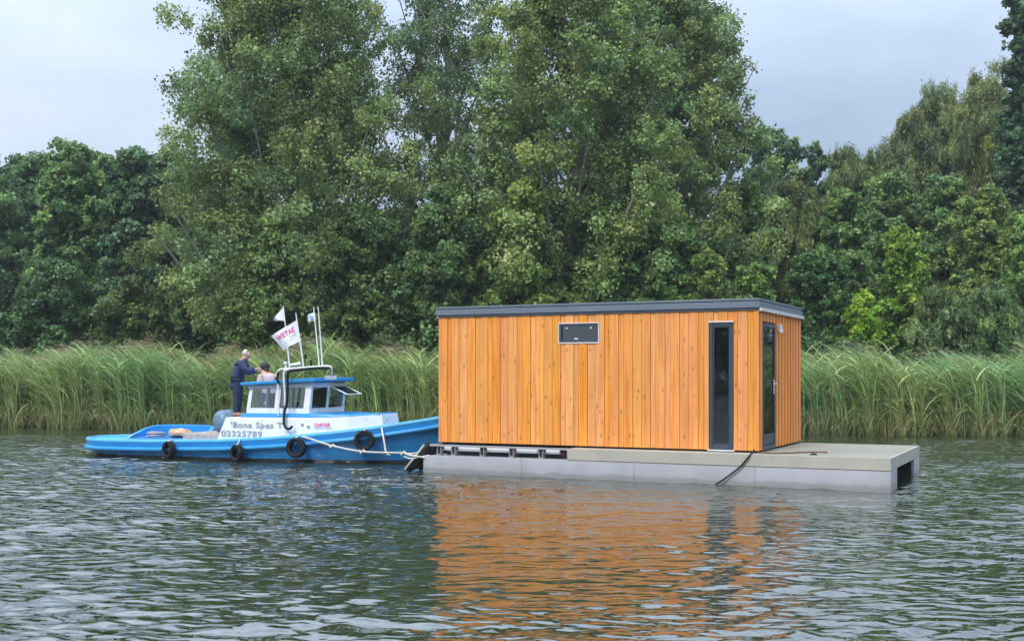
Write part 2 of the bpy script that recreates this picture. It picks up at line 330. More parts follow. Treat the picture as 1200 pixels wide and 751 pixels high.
def build_water():
    def axis(lo, hi, fine, coarse_lo, coarse_hi):
        a = np.arange(lo, hi, fine)
        left = lo - np.geomspace(1, lo - coarse_lo, 14)[::-1] if coarse_lo < lo else []
        right = hi + np.geomspace(1, coarse_hi - hi, 14) if coarse_hi > hi else []
        return np.concatenate([left, a, right])
    xs = axis(-22, 22, 0.06, -600, 600)
    ys = [7.0]
    while ys[-1] < 47: ys.append(ys[-1] + max(0.045, 0.0042 * ys[-1]))
    ys = np.concatenate([7 - np.geomspace(1, 500, 12)[::-1], ys, [49, 54, 60]])
    Xg, Yg = np.meshgrid(xs, ys)
    Z = np.zeros_like(Xg)
    r = np.random.default_rng(5)
    nW = 85
    for i in range(nW):
        lam = 0.22 * (1.9 / 0.22) ** (r.random() ** 1.7)
        th = R(90 + 14) + r.normal(0, 0.42)
        k = 2 * np.pi / lam
        slope = 0.033 * (0.6 + 0.8 * r.random()) * (1.0 if lam < 0.9 else 0.42)
        ph = r.random() * 6.28
        fade = np.clip((lam / (0.0042 * np.maximum(Yg, 8))) / 5 - 0.2, 0, 1)
        Z += slope / k * np.sin(k * (Xg * np.cos(th) + Yg * np.sin(th)) + ph + 0.6 * np.sin(0.35 * Xg + ph)) * fade
    # gusts and the sheltered strip in front of the pontoon
    g = 1.0 + 0.22 * np.sin(0.5 * Xg + 0.7 * Yg) * np.sin(0.33 * Yg - 0.4 * Xg + 1) + 0.16 * np.sin(0.9 * Yg - 0.25 * Xg + 2 * np.sin(0.3 * Xg))
    lx, ly = 1.2, 16.0
    calm = np.exp(-(((Xg - lx) * 0.9 - (Yg - ly) * 0.436) / 4.4) ** 2 - (((Xg - lx) * 0.437 + (Yg - ly) * 0.9) / 6.5) ** 2)
    calm2 = 0.35 * np.clip((Yg - 33) / 8, 0, 1)
    g = g * (1 - 0.73 * calm) * (1 - calm2)
    edge = np.clip((22 - np.abs(Xg)) / 2, 0, 1) * np.clip((Yg - 7.0) / 1.0, 0, 1)
    Z = Z * g * edge
    ny, nx = Xg.shape
    idx = np.arange(ny * nx).reshape(ny, nx)
    Fq = np.stack([idx[:-1, :-1], idx[:-1, 1:], idx[1:, 1:], idx[1:, :-1]], -1).reshape(-1, 4)
    me = mesh_np('water', np.stack([Xg, Yg, Z], -1).reshape(-1, 3), Fq, col=np.repeat(np.clip(g, 0, 2).reshape(-1, 1), 3, 1) * 0.5, smooth=True)
    tag(link('water', me, M['water']), kind='structure')
build_water()

def build_ground():
    xs = np.concatenate([[-900, -300, -120, -70], np.arange(-50, 51, 1.0), [70, 120, 300, 900]])
    rows = [(-0.6, -0.9), (0.4, -0.25), (1.2, 0.05), (3, 0.25), (5, 0.45), (9, 0.6), (20, 0.7), (45, 0.8), (120, 0.8), (900, 0.8)]
    V = []
    for d, z in rows:
        for x in xs:
            V.append((x, float(bankY(np.clip(x, -70, 70))) + d, z + (0.08 * math.sin(x * 1.3 + d) if d < 30 else 0)))
    n = len(xs); Fq = [(j * n + i, j * n + i + 1, (j + 1) * n + i + 1, (j + 1) * n + i) for j in range(len(rows) - 1) for i in range(n - 1)]
    tag(link('ground', mesh_np('ground', np.array(V), np.array(Fq), smooth=True), M['soil']), kind='structure')
    b = MB(); b.box(-1500, 1500, -700, 1600, -3.2, -3.0); tag(b.build('river_bed', M['soil']), kind='structure')
build_ground()

# ------------------------------------------------------------------ leaves and trees
def unit(v): return v / np.maximum(np.linalg.norm(v, axis=-1, keepdims=True), 1e-6)
def leaf_quads(P, nrm, axis, ln, wd, cols):
    """one pointed leaf (a bent diamond) per row"""
    t = unit(axis - nrm * np.sum(axis * nrm, -1, keepdims=True)); s = np.cross(nrm, t)
    ln = ln[:, None]; wd = wd[:, None]
    a = P - t * ln * .5; b = P + s * wd * .5 + nrm * wd * .12 - t * ln * 0.08; c = P + t * ln * .5 - nrm * ln * .1; d = P - s * wd * .5 + nrm * wd * .12 - t * ln * 0.08
    V = np.stack([a, b, c, d], 1).reshape(-1, 3)
    Fq = np.arange(len(V)).reshape(-1, 4)
    return V, Fq, np.repeat(cols, 4, 0)

def crown_mesh(clumps, rad, seed, twigs, leaves, leaf, aspect, col, up=0.35, willow=False, flat=0.75, yellow=0.15):
    r = np.random.default_rng(seed); n = len(clumps)
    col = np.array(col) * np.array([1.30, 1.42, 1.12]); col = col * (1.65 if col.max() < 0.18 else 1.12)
    cb = np.exp(r.normal(0, 0.2, n))[:, None] * col[None]
    cb = cb * (1 + np.array([0.12, 0.02, -0.12])[None] * r.normal(0, 0.6, (n, 1)))
    d = unit(r.normal(size=(n, twigs, 3)) + np.array([0, 0, 0.2])); rr = 0.35 + 0.65 * r.random((n, twigs, 1)) ** 0.6
    T = clumps[:, None] + d * rr * rad[:, None, None] * np.array([1, 1, flat])
    m = n * twigs; T = T.reshape(m, 3); D = d.reshape(m, 3)
    tr = np.repeat(rad, twigs) * 0.30
    tb = np.repeat(cb, twigs, 0) * np.exp(r.normal(0, 0.13, (m, 1)))
    ld = r.normal(size=(m, leaves, 3)); 
    sc = np.array([1, 1, 1.0]) if not willow else np.array([0.6, 0.6, 1.7])
    P = (T[:, None] + ld * tr[:, None, None] * 0.62 * sc).reshape(-1, 3)
    k = len(P)
    Dn = np.repeat(D, leaves, 0)
    nrm = unit(Dn * 0.9 + np.array([0, 0, up]) + r.normal(size=(k, 3)) * 0.62)
    if willow: axis = unit(np.array([-0.25, 0, 1.0]) + r.normal(size=(k, 3)) * 0.35)
    else: axis = unit(r.normal(size=(k, 3)) + np.array([0, 0, -0.4]))
    ln = leaf * (0.65 + 0.7 * r.random(k)); wd = ln * aspect * (0.8 + 0.4 * r.random(k))
    c = np.repeat(tb, leaves, 0) * np.exp(r.normal(0, 0.2, (k, 1)))
    c = c * (1 + np.array([0.32, 0.18, 0.0])[None] * (r.random((k, 1)) < yellow))
    return leaf_quads(P, nrm, axis, ln, wd, np.clip(c, 0.003, 0.5))

def tree(name, label, cat, px, Y, top, rpx, bot=None, limbs=45, per=4, twigs=11, leaves=20, leaf=0.17, aspect=0.85, col=(0.055, 0.085, 0.03),
         cr=0.16, up=0.8, prof='oval', bark='bark', group=None, willow=False, seed=None, lean=0.0, yellow=0.08, trunk_r=None, sides=None, depth=1.0):
    seed = seed or int(px * 7 + Y * 13)
    r = random.Random(seed)
    base = at(px, HOR, Y); base.z = 0.55
    ztop = at(px, top, Y).z; H = ztop - base.z; Rw = rpx / F * Y
    hb = 0.12 if bot is None else max(0.0, (at(px, bot, Y).z - base.z) / H)
    root = empty(name, base)
    tag(root, label, cat, group)
    tr_ = trunk_r or (0.012 * H + 0.05)
    tw = MB()
    kx = [0, r.uniform(-.02, .02) * H, r.uniform(-.03, .03) * H, r.uniform(-.03, .03) * H + lean * H]
    tp = spline([(0, 0, -0.3), (kx[1], 0, H * .3), (kx[2], 0.01 * H, H * .62), (kx[3], 0, H * .93)], 5)
    def tpos(h):
        f = min(max((h * H + 0.3) / (0.93 * H + 0.3), 0), 1) * (len(tp) - 1); i = min(int(f), len(tp) - 2)
        return tp[i].lerp(tp[i + 1], f - i)
    tw.tube(tp, [tr_ * (1.25 if i == 0 else 1 - 0.93 * i / (len(tp) - 1)) for i in range(len(tp))], 8)
    def P(h):
        x = (h - hb) / (1 - hb); x = min(max(x, 0.0), 1.0)
        if prof == 'oval': return max(0.12, math.sin(math.pi * (0.10 + 0.86 * x ** 0.9)) ** 0.6)
        if prof == 'poplar': return max(0.15, (1 - x) ** 0.45 * (0.5 + 0.5 * min(1, x / 0.25)))
        if prof == 'column': return max(0.3, (1 - x ** 3)) * (0.7 + 0.3 * min(1, x / .2))
        if prof == 'dome': return max(0.15, math.sqrt(max(0, 1 - x ** 2.2)))
    cl = []; rads = []
    for i in range(limbs):
        ht = hb + (1 - hb) * ((i + r.random()) / limbs) ** 0.9
        a = i * 2.39996 + r.uniform(-.5, .5)
        rr = Rw * P(ht) * r.uniform(0.72, 1.06)
        tip = Vector((tpos(ht).x + rr * math.cos(a), rr * math.sin(a) * depth, ht * H))
        hbase = max(0.04, ht - up * rr / H * r.uniform(.8, 1.3) - 0.02)
        b0 = tpos(hbase); b0 = Vector((b0.x, b0.y, hbase * H))
        mid = b0.lerp(tip, 0.55) + Vector((0, 0, -0.12 * rr))
        bp = bez(b0, mid, tip, 6)
        lr = tr_ * (1 - hbase) * 0.38
        tw.tube(bp, [lr * (1 - 0.85 * j / 6) + 0.006 for j in range(7)], 5, cap=False)
        for j in range(per):
            f = 0.35 + 0.65 * (j + r.random() * .6) / (per - .4); f = min(f, 1.0)
            q = bp[0].lerp(bp[1], 0) if f <= 0 else bp[min(int(f * 6), 5)].lerp(bp[min(int(f * 6), 5) + 1], f * 6 - min(int(f * 6), 5))
            s_ = Rw * cr * r.uniform(0.75, 1.35) * (1.15 - 0.35 * f)
            cl.append((q.x + r.gauss(0, s_ * .5), q.y + r.gauss(0, s_ * .5), q.z + r.gauss(0, s_ * .45))); rads.append(s_)
    tw.build('trunk', M[bark], root, smooth=True)
    V, Fq, C = crown_mesh(np.array(cl), np.array(rads), seed, twigs, leaves, leaf, aspect, col, willow=willow, yellow=yellow)
    link('crown', mesh_np('crown', V, Fq, C), M['leaf'], root)
    return root

POP = (0.140, 0.182, 0.078); POPD = (0.098, 0.140, 0.072)
DK = (0.062, 0.100, 0.050); MID = (0.078, 0.122, 0.048)
g1 = 'tall poplars behind the moored boat'
# the big poplars (their tops are above the frame)
tree('poplar_tree', 'huge leafy poplar on the left, its ragged left edge against the sky', 'tree', 345, 53, -120, 168, bot=395, limbs=104, per=5, twigs=13, leaves=40, leaf=0.14, col=POP, cr=0.165, prof='column', bark='bark_pale', up=1.3, yellow=.06)
tree('poplar_tree', 'darker poplar seen between the two brighter big ones', 'tree', 518, 61, -150, 138, bot=380, limbs=58, per=4, twigs=12, leaves=30, leaf=0.155, col=POPD, cr=0.17, prof='column', bark='bark_pale', up=1.6)
tree('poplar_tree', 'broad bright green poplar rising right behind the wooden cabin', 'tree', 668, 51, -130, 150, bot=370, limbs=84, per=5, twigs=13, leaves=40, leaf=0.14, yellow=.08, col=(0.150, 0.190, 0.074), cr=0.17, prof='column', bark='bark_pale', up=1.3)
tree('poplar_tree', 'poplar with loose right edge leaning over the gap of sky', 'tree', 785, 56, -70, 128, bot=370, limbs=76, per=5, twigs=12, leaves=36, leaf=0.14, col=POP, cr=0.165, prof='column', bark='bark_pale', up=1.2)
# wood on the left
for i, (px, Y, top, rp, lab, c) in enumerate([
    (-25, 66, 186, 62, 'dark tree cut by the left edge of the photo', DK),
    (42, 70, 184, 46, 'dark rounded tree, second in from the left edge', (0.056, 0.092, 0.050)),
    (78, 62, 172, 40, 'pointed tree with the highest tip of the left wood', MID),
    (122, 68, 186, 42, 'mid green tree between the pointed one and the twin crowns', (0.074, 0.112, 0.046)),
    (160, 61, 178, 36, 'dark twin-topped tree left of the big poplars', (0.056, 0.092, 0.052)),
    (200, 68, 184, 44, 'dark bluish tree touching the left side of the big poplar', (0.060, 0.094, 0.056)),
    (245, 64, 200, 46, 'dark tree half hidden by the left side of the big poplar', DK)]):
    tree('broadleaf_tree', lab, 'tree', px, Y, top, rp * 1.35, bot=405, limbs=56, per=4, twigs=12, leaves=26, leaf=0.19, col=c, cr=0.2, prof='dome', group='dark trees of the left wood', up=0.6)
for px, Y, top, rp, lab, c, nm in [
    (60, 54, 318, 62, 'low rounded dark shrub behind the reeds at far left', (0.036, 0.066, 0.026), 'shrub'),
    (160, 54, 338, 60, 'olive spreading shrub behind the reeds under the left wood', (0.062, 0.078, 0.030), 'shrub'),
    (248, 54, 318, 52, 'dark shrub behind the reeds just left of the standing man', (0.038, 0.068, 0.026), 'shrub'),
    (330, 49, 262, 62, 'mid green bushy young tree behind the boat flags', (0.066, 0.094, 0.034), 'young_tree'),
    (425, 49.5, 250, 64, 'dull green bushy young tree just left of the cabin', (0.052, 0.078, 0.03), 'young_tree'),
    (520, 49, 228, 66, 'dark green young tree over the left end of the cabin roof', (0.058, 0.088, 0.036), 'young_tree'),
    (620, 48.5, 225, 60, 'yellow green young tree over the cabin window', (0.085, 0.112, 0.036), 'young_tree'),
    (700, 50, 236, 62, 'dark young tree over the middle of the cabin roof', (0.044, 0.076, 0.028), 'young_tree'),
    (785, 49, 262, 52, 'leafy green bush over the right half of the cabin roof', (0.056, 0.092, 0.03), 'young_tree')]:
    tree(nm, lab, 'shrub' if nm == 'shrub' else 'tree', px, Y, top, rp, bot=425, limbs=34, per=4, twigs=13, leaves=28, leaf=0.155, col=c, cr=0.24, prof='dome', up=0.6)
# the right side, far to near
tree('broadleaf_tree', 'dark blue green tree in the gap right of the poplars', 'tree', 905, 74, 150, 50, bot=400, limbs=34, per=4, twigs=12, leaves=15, leaf=0.25, col=(0.052, 0.088, 0.052), cr=0.22, prof='oval', up=0.7)
tree('broadleaf_tree', 'small dark tree with airy top next to thin pale sapling', 'tree', 955, 76, 172, 34, bot=400, limbs=26, per=4, twigs=12, leaves=14, leaf=0.25, col=(0.052, 0.086, 0.05), cr=0.24, prof='oval', up=0.7)
WIL = (0.140, 0.168, 0.085)
for px, Y, top, rp, c, lab in [
    (1012, 70, 180, 44, (0.115, 0.145, 0.066), 'olive willow with feathery flat top, leftmost of the willows'),
    (1062, 72, 152, 40, (0.128, 0.152, 0.075), 'muted olive feathery willow between the two tall willows and the flat one'),
    (1098, 70, 108, 40, WIL, 'tall pale willow with thin airy top'),
    (1152, 68, 94, 50, (0.152, 0.170, 0.072), 'tall yellowish willow beside the dark poplar at the right edge')]:
    tree('willow_tree', lab, 'tree', px, Y, top, rp * 1.55, bot=400, limbs=70, per=4, twigs=18, leaves=22, leaf=0.30, aspect=0.17, col=c, cr=0.19, prof='dome', willow=True, up=1.5, yellow=0.12)
tree('poplar_tree', 'dark narrow poplar cut by the right edge of the photo', 'tree', 1207, 60, -4, 44, bot=400, limbs=60, per=4, twigs=12, leaves=18, leaf=0.21, col=(0.04, 0.07, 0.04), cr=0.26, prof='column', up=1.4, bark='bark')
tree('young_poplar', 'thin pale sapling top standing alone against the sky', 'tree', 979, 70, 172, 11, bot=330, limbs=14, per=3, twigs=8, leaves=12, leaf=0.2, col=(0.10, 0.12, 0.06), cr=0.5, prof='column', up=1.2)
for px, Y, top, rp, c, wl, lab in [
    (868, 56, 222, 44, (0.08, 0.115, 0.04), False, 'green tree just under the loose edge of the poplar'),
    (925, 58, 212, 46, (0.088, 0.098, 0.040), True, 'olive willow bush rising behind the right end of the cabin'),
    (990, 57, 228, 48, (0.075, 0.115, 0.04), False, 'mid green tree standing to the right behind the cabin'),
    (1050, 62, 205, 46, (0.07, 0.105, 0.042), False, 'dark green tree below the muted olive feathery willow'),
    (1108, 60, 205, 46, (0.075, 0.11, 0.042), False, 'dark green tree below the tall pale willow'),
    (1160, 55, 222, 48, (0.095, 0.125, 0.042), False, 'light green leafy tree below the yellowish willow'),
    (1215, 52, 250, 44, (0.08, 0.125, 0.035), False, 'fresh green tree cut by the right edge behind the willow shrub')]:
    tree('broadleaf_tree' if not wl else 'willow_tree', lab, 'tree', px, Y, top, rp, bot=420, limbs=38, per=4, twigs=13, leaves=25 if not wl else 28, leaf=0.17 if not wl else 0.26, aspect=0.8 if not wl else 0.22,
         col=c, cr=0.24, prof='dome', willow=wl, up=0.7)
for px, Y, top, rp, c, wl, lab, nm in [
    (832, 47.5, 300, 26, (0.12, 0.16, 0.045), False, 'bright yellow green bush peeking above the cabin roof', 'shrub'),
    (885, 48, 312, 34, (0.075, 0.115, 0.035), False, 'fresh green bush above the roof corner of the cabin', 'shrub'),
    (960, 48.5, 300, 44, (0.035, 0.068, 0.026), False, 'very dark bush right beside the cabin end wall', 'shrub'),
    (1012, 47, 345, 24, (0.16, 0.26, 0.03), False, 'vivid lime green sapling behind the reeds, spreading low', 'young_tree'),
    (1062, 48.5, 268, 34, (0.12, 0.19, 0.035), False, 'bright green young tree taller than the vivid lime sapling beside it', 'young_tree'),
    (1105, 46.5, 345, 44, (0.072, 0.10, 0.048), True, 'grey green willow shrub behind the right reeds', 'shrub'),
    (1168, 46, 340, 46, (0.066, 0.098, 0.046), True, 'wide grey green willow shrub near the right edge', 'shrub')]:
    tree(nm, lab, 'shrub' if nm == 'shrub' else 'tree', px, Y, top, rp, bot=432, limbs=28, per=4, twigs=13, leaves=25 if not wl else 34, leaf=0.155 if not wl else 0.20, aspect=0.85 if not wl else 0.2,
         col=c, cr=0.27 if not wl else 0.24, prof='dome' if rp > 25 else 'oval', willow=wl, up=0.9 if not wl else 1.6, yellow=0.2)

def leaf_mass(name, label, cat, fx, n, rad, leaf, col, twigs, leaves, seed):
    r = np.random.default_rng(seed); pts = fx(r, n)
    V, Fq, C = crown_mesh(pts, rad * (0.7 + 0.6 * r.random(n)), seed, twigs, leaves, leaf, 0.8, col)
    o = link(name, mesh_np(name, V, Fq, C), M['leaf']); tag(o, label, cat, kind='stuff')
def far(r, n):
    x = r.uniform(-62, 62, n); Y = r.uniform(84, 94, n); px = 600 + x / Y * F
    toppy = np.interp(px, [-200, 0, 200, 260, 420, 880, 1000, 1400], [205, 212, 215, 240, 250, 250, 212, 170]) + 10 * np.sin(px * 0.09)
    zt = CAMZ + (HOR - toppy) / F * Y
    return np.stack([x, Y, 0.6 + (zt - 1.5) * r.random(n) ** 0.8], -1)
leaf_mass('distant_wood', 'dark mass of woodland closing the view far behind the trees', 'woodland', far, 1500, 1.5, 0.42, (0.05, 0.08, 0.04), 10, 12, 3)
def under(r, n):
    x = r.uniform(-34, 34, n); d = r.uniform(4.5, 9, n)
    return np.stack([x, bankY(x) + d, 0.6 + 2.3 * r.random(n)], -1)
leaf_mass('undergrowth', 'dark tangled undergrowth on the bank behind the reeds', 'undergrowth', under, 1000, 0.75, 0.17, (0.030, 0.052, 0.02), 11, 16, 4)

def opposite(r, n):
    x = r.uniform(-90, 90, n); return np.stack([x, r.uniform(-75, -66, n), 0.3 + (9 + 2 * np.sin(x * .15)) * r.random(n) ** .8], -1)
leaf_mass('opposite_wood', 'dark wood on the opposite bank behind the viewer, seen only mirrored in the glass', 'woodland', opposite, 900, 2.2, 0.6, (0.045, 0.075, 0.03), 9, 10, 8)
V_ = MB(); V_.box(-200, 200, -300, -62, -1, .25); tag(V_.build('opposite_bank', M['soil']), kind='structure')

# ------------------------------------------------------------------ reeds
def ribbon(base, tipv, ctrl, wd, seg, cb, ct, r, taper=0.15):
    """bent blades: quadratic curve base -> ctrl -> tip; returns V,F,C"""
    n = len(base); t = np.linspace(0, 1, seg + 1)[None, :, None]
    P = base[:, None] * (1 - t) ** 2 + ctrl[:, None] * 2 * t * (1 - t) + tipv[:, None] * t * t
    az = r.uniform(0, np.pi, n); s = np.stack([np.cos(az), np.sin(az), np.zeros(n)], -1)[:, None]
    ww = wd[:, None, None] * (0.35 + 0.65 * np.sin(np.pi * np.clip(t * 0.8 + 0.15, 0, 1))) * np.clip((1.02 - t) * 3, taper, 1) * 0.5
    V = np.stack([P - s * ww, P + s * ww], 2).reshape(-1, 3)
    k = 2 * (seg + 1); o = (np.arange(n) * k)[:, None, None]; j = np.arange(seg)[None, :, None] * 2
    Fq = (o + j + np.array([0, 1, 3, 2])[None, None]).reshape(-1, 4)
    C = cb[:, None] * (1 - t) + ct[:, None] * t
    return V, Fq, np.repeat(C, 2, 1).reshape(-1, 3)

def reed_bed(name, label, x0, x1, seed, hgt, col, plume_n, lean):
    r = np.random.default_rng(seed); L_ = x1 - x0; Vs, Fs, Cs = [], [], []; off = 0
    def push(v, f, c):
        nonlocal off
        Vs.append(v); Fs.append(f + off); Cs.append(c); off += len(v)
    def height(x, d): return hgt * (0.9 + 0.07 * np.sin(x * 0.7) + 0.06 * np.sin(x * 1.9 + 2) + 0.04 * np.sin(x * 5.3) + 0.035 * d)
    def patch(x, d): return 0.5 + 0.5 * np.sin(x * 0.55 + 0.8 * d + seed) * np.sin(x * 0.23 + 1.7)
    def base(n, dmin=0.0, dmax=4.2, pw=1.4):
        x = r.uniform(x0, x1, n); d = dmin + (dmax - dmin) * r.random(n) ** pw
        x = x + 0.25 * np.sin(x * 7)
        return x, d, np.stack([x, bankY(x) - 0.9 + d + 0.25 * np.sin(x * 2.3), np.full(n, -0.1)], -1)
    col = np.array(col)
    def shade(n, x, d):
        p = patch(x, d)[:, None]
        c = col[None] * (1 - p) + np.array([0.28, 0.35, 0.12])[None] * p
        return c * np.exp(r.normal(0, 0.38, (n, 1)))
    # long blades and stems
    n = int(L_ * 430); x, d, b = base(n); h = height(x, d) * r.uniform(0.5, 1.12, n)
    ln = lean * r.normal(0.55, 0.5, n) * h * (0.5 + 0.7 * patch(x, d)); yy = r.normal(0, 0.14, n) * h
    tip = b + np.stack([-ln, yy, h], -1); ctrl = b + np.stack([0.06 * ln, yy * .1, h * 0.72], -1)
    ct = shade(n, x, d); cb = ct * 0.9; tan = np.array([0.46, 0.38, 0.17])
    dry = (r.random(n) < 0.5)[:, None]; cb = np.where(dry, tan * r.uniform(.5, 1.2, (n, 1)), cb)
    dead = (r.random(n) < 0.10)[:, None]; ct = np.where(dead, tan * 0.9, ct)
    v, f, c = ribbon(b, tip, ctrl, r.uniform(0.018, 0.042, n), 6, cb, ct, r)
    # keep the dry colour low on the stem
    zz = v[:, 2]; k = np.clip((zz - 0.1) / 0.75, 0, 1)[:, None]; c = c * (1 - k) + np.repeat(ct, 14, 0) * k
    push(v, f, c)
    # leaves streaming off the stems, bent by the wind
    n = int(L_ * 900); x, d, b = base(n, 0, 4.4, 1.1); hh = height(x, d); z0 = hh * r.uniform(0.18, 1.0, n) ** 0.7
    b = b + np.stack([-lean * z0 * .6 * r.random(n), np.zeros(n), z0], -1)
    l = r.uniform(0.4, 1.25, n); a = r.normal(0, 0.45, n); sgn = np.where(r.random(n) < 0.85, -1, 1)
    rise = r.uniform(0.1, 1.15, n)
    tip = b + np.stack([sgn * l * np.cos(a), l * np.sin(a), l * rise * 0.7 - 0.05], -1)
    ctrl = b + np.stack([sgn * l * .35 * np.cos(a), l * .35 * np.sin(a), l * (0.3 + 0.5 * rise)], -1)
    ct = shade(n, x, d) * 1.15
    push(*ribbon(b, tip, ctrl, r.uniform(0.022, 0.06, n), 4, ct * .95, ct, r))
    # short arching leaves at the water's edge and dry litter
    n = int(L_ * 150); x, d, b = base(n, -0.15, 0.8, 1.0); l = r.uniform(0.5, 1.6, n); sg = r.choice([-1, 1], n)
    tip = b + np.stack([sg * l * r.uniform(.2, .8, n), -r.random(n) * 0.5, l * r.uniform(.1, .9, n)], -1)
    ctrl = b + np.stack([sg * l * .2, -r.random(n) * .2, l * 0.95], -1)
    cc = np.where((r.random(n) < .45)[:, None], tan * r.uniform(.45, 1.2, (n, 1)), shade(n, x, d))
    push(*ribbon(b, tip, ctrl, r.uniform(0.014, 0.03, n), 6, cc, cc, r))
    o = link(name, mesh_np(name, np.concatenate(Vs), np.concatenate(Fs), np.concatenate(Cs)), M['reed'])
    tag(o, label, 'reeds', kind='stuff')
    # plumes
    n = int(L_ * plume_n); x, d, b = base(n, 0.2, 4.4, 0.8); h = height(x, d) * r.uniform(0.98, 1.2, n) * (1 + 0.05 * np.sin(x * 2.9 + 1) * np.sin(x * 1.1))
    top = b + np.stack([-lean * h * r.uniform(.5, 1.0, n), np.zeros(n), h], -1)
    V, Fq, C = ribbon(b + np.stack([np.zeros(n), np.zeros(n), h * 0.5], -1), top, b + np.stack([-.02 * h, np.zeros(n), h * .85], -1), np.full(n, .012), 4, np.tile([0.12, .13, .05], (n, 1)), np.tile([0.19, .15, .09], (n, 1)), r, 0.6)
    q = 22; m = n * q; t = r.random((n, q)); 
    pc = top[:, None] + np.stack([-0.42 * t, r.normal(0, .03, (n, q)), 0.24 * t - 0.22 * t * t], -1)
    pc = pc.reshape(-1, 3); l = r.uniform(.06, .16, m); tip = pc + np.stack([-l, r.normal(0, .04, m), r.normal(-0.25, .4, m) * l], -1)
    pcol = np.repeat(np.array([0.44, .335, .22])[None] * np.exp(r.normal(0, .22, (n, 1))), q, 0)
    v2, f2, c2 = ribbon(pc, tip, (pc + tip) / 2 + np.array([0, 0, .015]), r.uniform(.01, .022, m), 2, pcol, pcol, r, .5)
    me = mesh_np('plumes', np.concatenate([V, v2]), np.concatenate([Fq, f2 + len(V)]), np.concatenate([C, c2]))
    tag(link('plumes', me, M['reed'], o), kind='stuff')
reed_bed('reed_bed', 'tall reeds with brown plumes along the bank left of the cabin, behind the blue boat', -30, 0.5, 21, 2.66, (0.20, 0.33, 0.12), 46, 0.22)
reed_bed('reed_bed', 'tall bluish green reeds along the bank right of the wooden cabin', 0.5, 30, 22, 2.45, (0.185, 0.34, 0.145), 16, 0.20)

# moist air between the boats and the wood: far trees lose a little contrast
hm = bpy.data.materials.new('moist_air'); hm.use_nodes = True; ht = hm.node_tree; ht.nodes.clear()
ho = N(ht, 'ShaderNodeOutputMaterial'); hv = N(ht, 'ShaderNodeVolumePrincipled'); hv.inputs['Density'].default_value = 0.0005; hv.inputs['Color'].default_value = (0.86, 0.92, 1.0, 1); hv.inputs['Anisotropy'].default_value = 0.2
ht.links.new(hv.outputs[0], ho.inputs['Volume'])
b = MB(); b.box(-1600, 1600, -800, 1700, -4.3, 60); tag(b.build('haze', hm), kind='stuff')
# ------------------------------------------------------------------ the house boat
HA = math.atan2(-0.436, 0.90)
HC = Vector((4.60, 21.9, 0))
HU = Vector((math.cos(HA), math.sin(HA), 0)); HV = Vector((-math.sin(HA), math.cos(HA), 0))
def hx(px, y=0.0):          # local x on the plane y for a picture column
    k = (px - 600) / F; p = HC + HV * y
    return (k * p.y - p.x) / (HU.x - k * HU.y)
def hz(px, py, y=0.0):
    x = hx(px, y); p = HC + HV * y + HU * x
    return CAMZ - (py - HOR) / F * p.y
def hxs(px, x=0.0):         # local y on the side plane x
    k = (px - 600) / F; p = HC + HU * x
    return (k * p.y - p.x) / (HV.x - k * HV.y)
hb = empty('houseboat', HC, HA)
tag(hb, 'floating cabin of orange vertical boards with flat grey roof on a long grey pontoon', 'houseboat')
DZ = 0.585; X0, X1 = -6.98, 2.46; Y0, Y1 = -0.44, 3.64; WL, WD = 6.80, 3.60; WB, WT = 0.625, 3.27
# pontoons
def pontoon(y0, y1):
    b = MB(); xs = [X0 + .0, X0 + .03, X0 + .12, X0 + .35, X1 - 0.03, X1]; zb = [0.02, -.14, -.28, -.45, -.45, -.45]; zt = [.27, .33, .36, .365, .365, .365]
    n = len(xs)
    vs = []
    for x, a, t in zip(xs, zb, zt): vs += [(x, y0, a), (x, y1, a), (x, y1, t), (x, y0, t)]
    fs = [(4 * i + k, 4 * i + (k + 1) % 4, 4 * i + 4 + (k + 1) % 4, 4 * i + 4 + k) for i in range(n - 1) for k in range(4)] + [(0, 1, 2, 3), tuple(4 * (n - 1) + k for k in (3, 2, 1, 0))]
    b.add(vs, fs); return b
for y0, y1 in ((Y0 + .012, Y0 + 0.80), (Y1 - 0.80, Y1 - .012)):
    p = pontoon(y0, y1).build('pontoon', M['steel'], hb, bevel=0.012, smooth=True)
    for x in (-4.7, -2.3, 0.05): sw = MB(); sw.box(x, x + .012, y0 - .006, y0 + .002, -.1, .36); sw.build('weld_seam', M['steel'], p)
# deck boards (long planks with narrow gaps) on the open terrace and under the cabin
b = MB(); nb = 28; wb = (Y1 - Y0 - .10) / nb
for i in range(nb):
    y = Y0 + .05 + i * wb; b.box(-.02, X1 - .05, y + .003, y + wb - .003, DZ - .03, DZ - rnd.random() * .003)
b.build('deck', mat('deck_board', (0.27, 0.26, 0.20), 0.6, vary=0.12, scale=1.2, dirt=((0.20, 0.19, 0.15), 2.5, 0.5)), hb, bevel=0.003, seg=1)
XF = hx(664.5, Y0)
for q in ((XF, X1, Y0, Y0 + .045, .368, DZ + .004), (X1 - .045, X1, Y0 + .047, Y1, .368, DZ + .004), (-.0, X1 - .047, Y1 - .045, Y1, .368, DZ + .004)): b = MB(); b.box(*q); b.build('fascia_board', M['compo'], hb, bevel=0.004)
b = MB(); b.box(XF, -.025, Y0 + .047, .30, DZ - .03, DZ + .001); b.build('edge_board', M['compo'], hb, bevel=0.004)
